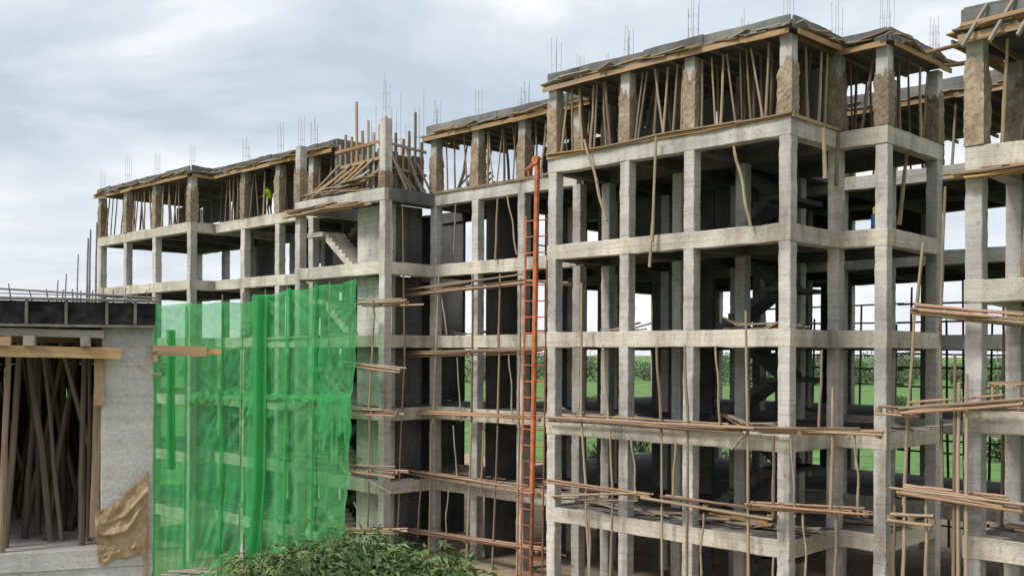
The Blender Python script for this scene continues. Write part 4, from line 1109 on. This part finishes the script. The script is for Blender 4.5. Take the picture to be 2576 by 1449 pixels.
strip(nets[0], 'folded_edge', [wq(660, 745, -2.4), wq(658, 1000, -2.4), wq(655, 1200, -2.4), wq(645, 1340, -2.4), wq(632, 1422, -2.4)], .55, 3)
strip(nets[1], 'folded_edge', [onY(386, 768, 49.6), onY(380, 1100, 49.6), onY(378, 1455, 49.6)], .5, 2)
strip(nets[1], 'hanging_strip', [onY(434, 830, 49.0), onY(432, 1000, 49.0), onY(434, 1180, 49.0)], .34, 3)

def band(parent, pts, height):
    bm = bmesh.new(); n = 60; R = []
    for j in range(n + 1):
        t = j / n * (len(pts) - 1); k = min(int(t), len(pts) - 2); P = Vector(pts[k]).lerp(Vector(pts[k + 1]), t - k)
        w = height * (.55 + 1.1 * abs(noise.noise(Vector((j * .13, 0, height * 40)))))
        R.append([bm.verts.new(P + Vector((0, -.16 - .16 * noise.noise(Vector((j * .23, i * .8, height * 9))), .05 - w * i / 4 + .04 * noise.noise(Vector((j * .3, i, 2)))))) for i in range(5)])
    for a, b in zip(R, R[1:]):
        for i in range(4): bm.faces.new((a[i], a[i+1], b[i+1], b[i]))
    o = bpy.data.objects.new('seam_band', to_mesh('seam_band', bm, M['net'], True)); COL.objects.link(o); o.parent = parent
band(nets[0], [wq(655, 990, -2.3), wq(760, 996, -2.3), wq(885, 992, -2.3)], .45)
band(nets[0], [wq(800, 1000, -2.35), wq(884, 1000, -2.35)], 2.6)
band(nets[1], [onY(480, 990, 49.1), onY(560, 984, 48.9), onY(650, 988, 48.4)], .7)
for x_ in (722, 790): strip(nets[0], 'seam_strip', [wq(x_ + 6, 735 - (x_ - 650) * .15, -2.25), wq(x_, 1000, -2.25), wq(x_ - 8, 1395, -2.25)], .16, 1)
for x_ in (468, 560): strip(nets[1], 'seam_strip', [onY(x_ + 2, 768, 49.1), onY(x_, 1100, 49.1), onY(x_ - 4, 1450, 49.1)], .16, 1)

# ------------------------------------------------------------------ small things
# trestle on the right-hand block
tr = Thing('trestle', MAIN, MAIN.onq(2520, 1030, -2.1)[:2] + (7.51,), 'small pale timber trestle standing on the floor edge at far right', 'trestle')
a = Vector(MAIN.onq(2496, 1030, -2.15)); b = Vector(MAIN.onq(2562, 1030, -2.15)); a.z = b.z = 7.51
for P in (a, b):
    for dq in (0, .35): plank(tr, 'leg', P + Vector((0, dq, 0)), P + Vector((0, dq, .66)), .07, .05, M['palepole'], up=(0, -1, 0), mesh=PLANKS[0])
for dq in (0, .35):
    plank(tr, 'rail', a + Vector((-.08, dq - .04, .64)), b + Vector((.08, dq - .04, .64)), .08, .05, M['plank'], up=(0, -1, 0), mesh=PLANKS[0])
# drum and jerrycan
dp = MAIN.onq(2215, 572, 3.75)
bm = bmesh.new(); prof = [(.20, 0), (.205, .02), (.20, .16), (.212, .18), (.20, .2), (.20, .33), (.212, .35), (.2, .37), (.205, .50), (.19, .52)]
vs = [[bm.verts.new((r * math.cos(k * 6.2832 / 18), r * math.sin(k * 6.2832 / 18), z)) for k in range(18)] for r, z in prof]
for a_, b_ in zip(vs, vs[1:]):
    for k in range(18): bm.faces.new((a_[k], a_[(k+1) % 18], b_[(k+1) % 18], b_[k]))
bm.faces.new(vs[0][::-1]); bm.faces.new(vs[-1])
o = bpy.data.objects.new('drum', to_mesh('drum', bm, M['bluep'], False)); COL.objects.link(o); o.location = MAIN.w(dp[0] - .1, 3.75, 12.81)
tag(o, 'blue drum half hidden behind a fourth-floor column', 'drum')
jc = Thing('jerrycan', MAIN, (dp[0] - .1, 3.75, 13.33), 'yellow jerrycan on the blue drum behind a column', 'jerrycan')
bm = bmesh.new(); box_bm(bm, (-.14, -.09, 0), (.14, .09, .27), .035); jc.put('body', to_mesh('body', bm, M['yellowp']), jc.org)
bm = bmesh.new(); tube(bm, [(-.09, 0, .26), (-.07, 0, .32), (.05, 0, .33), (.08, 0, .26)], .017); jc.put('handle', to_mesh('handle', bm, M['yellowp']), jc.org)
bm = bmesh.new(); tube(bm, [(.11, 0, .26), (.11, 0, .31)], .025, 8); jc.put('cap', to_mesh('cap', bm, M['yellowp']), jc.org)

# ------------------------------------------------------------------ the worker in a hi-vis top
def skin_mesh(name, verts, edges, radii, mat, root=0, sub=1):
    me = bpy.data.meshes.new(name); me.from_pydata(verts, edges, [])
    o = bpy.data.objects.new(name, me); COL.objects.link(o)
    o.modifiers.new('skin', 'SKIN'); s = o.modifiers.new('sub', 'SUBSURF'); s.levels = s.render_levels = sub
    for v, r in zip(me.skin_vertices[0].data, radii):
        v.radius = (r, r) if not isinstance(r, tuple) else r
    me.skin_vertices[0].data[root].use_root = True
    dg = bpy.context.evaluated_depsgraph_get()
    m2 = bpy.data.meshes.new_from_object(o.evaluated_get(dg)); m2.name = name
    bpy.data.objects.remove(o); m2.materials.clear(); m2.materials.append(mat)
    for p in m2.polygons: p.use_smooth = True
    return m2
def worker(loc, face):
    pv = {'pel': (0, 0, .95), 'wai': (0, .02, 1.10), 'che': (0, .05, 1.32), 'nk': (0, .07, 1.48), 'hd': (0, .11, 1.58), 'crown': (0, .12, 1.70),
          'nose': (0, .22, 1.585), 'hl': (-.10, 0, .92), 'kl': (-.12, .06, .50), 'al': (-.13, -.02, .08), 'tl': (-.14, .13, .04),
          'hr': (.10, 0, .92), 'kr': (.13, .03, .50), 'ar': (.14, -.04, .08), 'tr': (.15, .11, .04),
          'sl': (-.19, .05, 1.41), 'el': (-.27, .12, 1.16), 'wl': (-.25, .36, 1.07), 'pl': (-.24, .44, 1.06),
          'sr': (.19, .05, 1.41), 'er': (.26, .06, 1.15), 'wr': (.22, .24, .98), 'pr': (.21, .31, .95)}
    pr = {'pel': (.15, .11), 'wai': (.14, .10), 'che': (.16, .115), 'nk': .06, 'hd': (.082, .10), 'crown': .07, 'nose': .018, 'hl': .09, 'kl': .06, 'al': .045, 'tl': .04,
          'hr': .09, 'kr': .06, 'ar': .045, 'tr': .04, 'sl': .06, 'el': .045, 'wl': .032, 'pl': .04, 'sr': .06, 'er': .045, 'wr': .032, 'pr': .04}
    ed = [('pel', 'wai'), ('wai', 'che'), ('che', 'nk'), ('nk', 'hd'), ('hd', 'crown'), ('hd', 'nose'), ('pel', 'hl'), ('hl', 'kl'), ('kl', 'al'), ('al', 'tl'), ('pel', 'hr'), ('hr', 'kr'), ('kr', 'ar'), ('ar', 'tr'),
          ('che', 'sl'), ('sl', 'el'), ('el', 'wl'), ('wl', 'pl'), ('che', 'sr'), ('sr', 'er'), ('er', 'wr'), ('wr', 'pr')]
    fingers = []
    for s, pn in ((-1, 'pl'), (1, 'pr')):
        b = Vector(pv[pn])
        for k in range(5):
            nm, nm2 = f'{pn}f{k}', f'{pn}g{k}'
            o = Vector((s * -.035 + s * .018 * k, .045, -.005)) if k else Vector((-s * .05, .01, .0))
            pv[nm] = tuple(b + o); pv[nm2] = tuple(b + o + Vector((0, .035 + .006 * (2 - abs(k - 2)), -.02)))
            pr[nm] = pr[nm2] = .009; ed += [(pn, nm), (nm, nm2)]
    def part(name, keys, mat, grow):
        ks = [k for k in pv if k in keys or keys == 'all']; ix = {k: i for i, k in enumerate(ks)}
        rad = []
        for k in ks:
            r = pr[k]; rad.append((r[0] + grow, r[1] + grow) if isinstance(r, tuple) else (r + grow if r > .02 else r))
        return skin_mesh(name, [pv[k] for k in ks], [(ix[a], ix[b]) for a, b in ed if a in ix and b in ix], rad, mat)
    body = bpy.data.objects.new('person', part('person', 'all', M['skin'], 0)); COL.objects.link(body)
    body.location = loc; body.rotation_euler = (0, 0, face)
    def child(name, me):
        o = bpy.data.objects.new(name, me); COL.objects.link(o); o.parent = body
    child('hivis_top', part('hivis_top', ('pel', 'wai', 'che', 'sl', 'el', 'sr', 'er'), M['hivis'], .065))
    child('sleeve_cuff', skin_mesh('sleeve_cuff', [pv['el'], tuple(Vector(pv['el']).lerp(Vector(pv['wl']), .7))], [(0, 1)], [.058, .05], M['orange']))
    child('trousers', part('trousers', ('pel', 'hl', 'kl', 'al', 'hr', 'kr', 'ar'), M['navy'], .02))
    bm = bmesh.new(); bmesh.ops.create_uvsphere(bm, u_segments=14, v_segments=8, radius=.115)
    for v in list(bm.verts):
        v.co.y *= 1.12
        if v.co.z < -.02: v.co.z = -.02
    child('hair', to_mesh('hair', bm, M['navy'], True)); body.children[-1].location = (0, .105, 1.67)
    return tag(body, 'person in a lime hi-vis top half hidden behind a column, top left storey', 'person')
wp = MAIN.onq(680, 545, 1.7)
worker(MAIN.w(wp[0] - .05, 1.7, 16.005), R_(75))

# ------------------------------------------------------------------ trees
def leaf_cloud(centres, n, ln, wd_, rng, droop=.55):
    vs, fs = [], []
    for _ in range(n):
        c, r = rng.choice(centres)
        d = Vector((rng.gauss(0, 1), rng.gauss(0, 1), rng.gauss(0, 1))).normalized()
        P = Vector(c) + Vector((d.x * r[0], d.y * r[1], d.z * r[2])) * rng.uniform(.55, 1.12)
        out = Vector((d.x, d.y, d.z * .4 - droop * rng.uniform(.2, 1.3))).normalized()
        out = (out + Vector((rng.gauss(0, .45), rng.gauss(0, .45), rng.gauss(0, .3)))).normalized()
        side = out.cross(Vector((rng.gauss(0, .5), rng.gauss(0, .5), 1))).normalized(); up = side.cross(out)
        L = ln * rng.uniform(.6, 1.25); w = wd_ * rng.uniform(.7, 1.2); b = len(vs)
        vs += [P, P + out * L * .45 + side * w + up * w * .5, P + out * L * .45 - up * w * .12, P + out * L * .45 - side * w + up * w * .5, P + out * L - up * L * .18]
        fs += [(b, b+1, b+2), (b, b+2, b+3), (b+1, b+4, b+2), (b+2, b+4, b+3)]
    me = bpy.data.meshes.new('crown'); me.from_pydata([tuple(v) for v in vs], [], fs); return me
def tree(loc, height, rad, label, seed, leaf=(.34, .052), n=9000, lobes=26, mat='leaf', cat='tree', group=None):
    rng = random.Random(seed)
    e = bpy.data.objects.new('leafy_tree', None); COL.objects.link(e); e.location = loc; tag(e, label, cat, group)
    bm = bmesh.new(); cs = []; hz_ = height - rad[2] * 1.0
    tube(bm, [(0, 0, -.3), (.05, .03, hz_ * .3), (-.03, .05, hz_ * .7), (0, 0, hz_)], [rad[0] * .075, rad[0] * .06, rad[0] * .05, rad[0] * .03], 8)
    for k in range(lobes):
        a = rng.uniform(0, 6.28); rr = math.sqrt(rng.uniform(.02, 1)); zf = rng.uniform(-.55, 1) * math.sqrt(max(0, 1 - rr * rr * .8))
        c = Vector((math.cos(a) * rr * rad[0] * .82, math.sin(a) * rr * rad[1] * .82, hz_ + zf * rad[2] * .78))
        s = rng.uniform(.22, .36) * rad[0]
        cs.append((c, (s, s, s * .62)))
        if k % 2 == 0:
            st = Vector((0, 0, hz_ * rng.uniform(.55, .95)))
            tube(bm, [st, st.lerp(c, .5) + Vector((0, 0, .1)), c], [rad[0] * .03, rad[0] * .018, rad[0] * .008], 5)
    t = bpy.data.objects.new('trunk', to_mesh('trunk', bm, M['bark'], True)); COL.objects.link(t); t.parent = e
    me = leaf_cloud(cs, n, leaf[0], leaf[1], rng); me.materials.append(M[mat])
    c = bpy.data.objects.new('crown', me); COL.objects.link(c); c.parent = e; c['kind'] = 'stuff'
    return e
TX = onY(890, 1400, 24)
tree((TX.x, 24.0, terrain(TX.x, 24)), 4.6, (3.15, 2.9, 1.65), 'dark green leafy tree top in front of the net, bottom centre', 3, leaf=(.33, .048), n=22000, lobes=60)
def shrub(P, h, seed, label):
    rng = random.Random(seed); e = bpy.data.objects.new('shrub', None); COL.objects.link(e); e.location = P
    tag(e, label, 'shrub', 'shrubs on the green slope')
    bm = bmesh.new(); cs = []
    for k in range(6):
        c = Vector((rng.uniform(-.6, .6) * h, rng.uniform(-.5, .5) * h, rng.uniform(.3, .8) * h)); cs.append((c, (h * .4, h * .4, h * .28)))
        tube(bm, [(0, 0, -.2), tuple(c * .6), tuple(c)], [h * .03, h * .02, h * .01], 5)
    t = bpy.data.objects.new('stem', to_mesh('stem', bm, M['bark'], True)); COL.objects.link(t); t.parent = e
    me = leaf_cloud(cs, 450, .3 * h ** .5, .09 * h ** .5, rng); me.materials.append(M['farleaf'])
    c = bpy.data.objects.new('foliage', me); COL.objects.link(c); c.parent = e; c['kind'] = 'stuff'
rs = random.Random(5)
for i in range(30):
    x_ = rs.choice((1225, 1495, 1500, 1615, 1620, 1830, 1920, 2045, 2150, 2160, 2270, 2400, 2510)) + rs.uniform(-25, 25); Y_ = rs.uniform(70, 190)
    P = onY(x_, 900, Y_); shrub((P.x, Y_, terrain(P.x, Y_)), rs.uniform(1.0, 2.6), 60 + i, 'low green shrub on the grassy slope, seen through the frame')
cs = []
for i in range(170):
    x_ = rs.uniform(-260, 330); y_ = 330 + rs.uniform(-40, 90); h_ = rs.uniform(2.5, 5.5)
    cs.append((Vector((x_, y_, terrain(x_, y_) + h_)), (h_ * 1.3, h_ * 1.3, h_)))
me = leaf_cloud(cs, 70000, 1.0, .34, rs); me.materials.append(M['farwood'])
tl_ = bpy.data.objects.new('distant_woodland', me); COL.objects.link(tl_)
tag(tl_, 'far line of low trees along the horizon behind the building', 'woodland', kind='stuff')
# offcuts heaped at the foot of the left net
OC = Thing('timber_offcuts', MAIN, (0, 0, 0), 'pale timber offcuts heaped at the bottom, between left net and tree', 'offcuts')
OC.e.matrix_world = Matrix.Translation((-13.3, 41.7, terrain(-13.3, 41.7))); OC.org = Vector((0, 0, 0))
for i in range(9):
    a = Vector((random.uniform(-1.1, .2), random.uniform(-.4, .4), .06 + .05 * i)); d = Vector((random.uniform(.8, 1.7), random.uniform(-.5, .5), random.uniform(-.04, .1)))
    plank(OC, 'plank', a, a + d, .2, .05, random.choice((M['greyplank'], M['palepole'])))
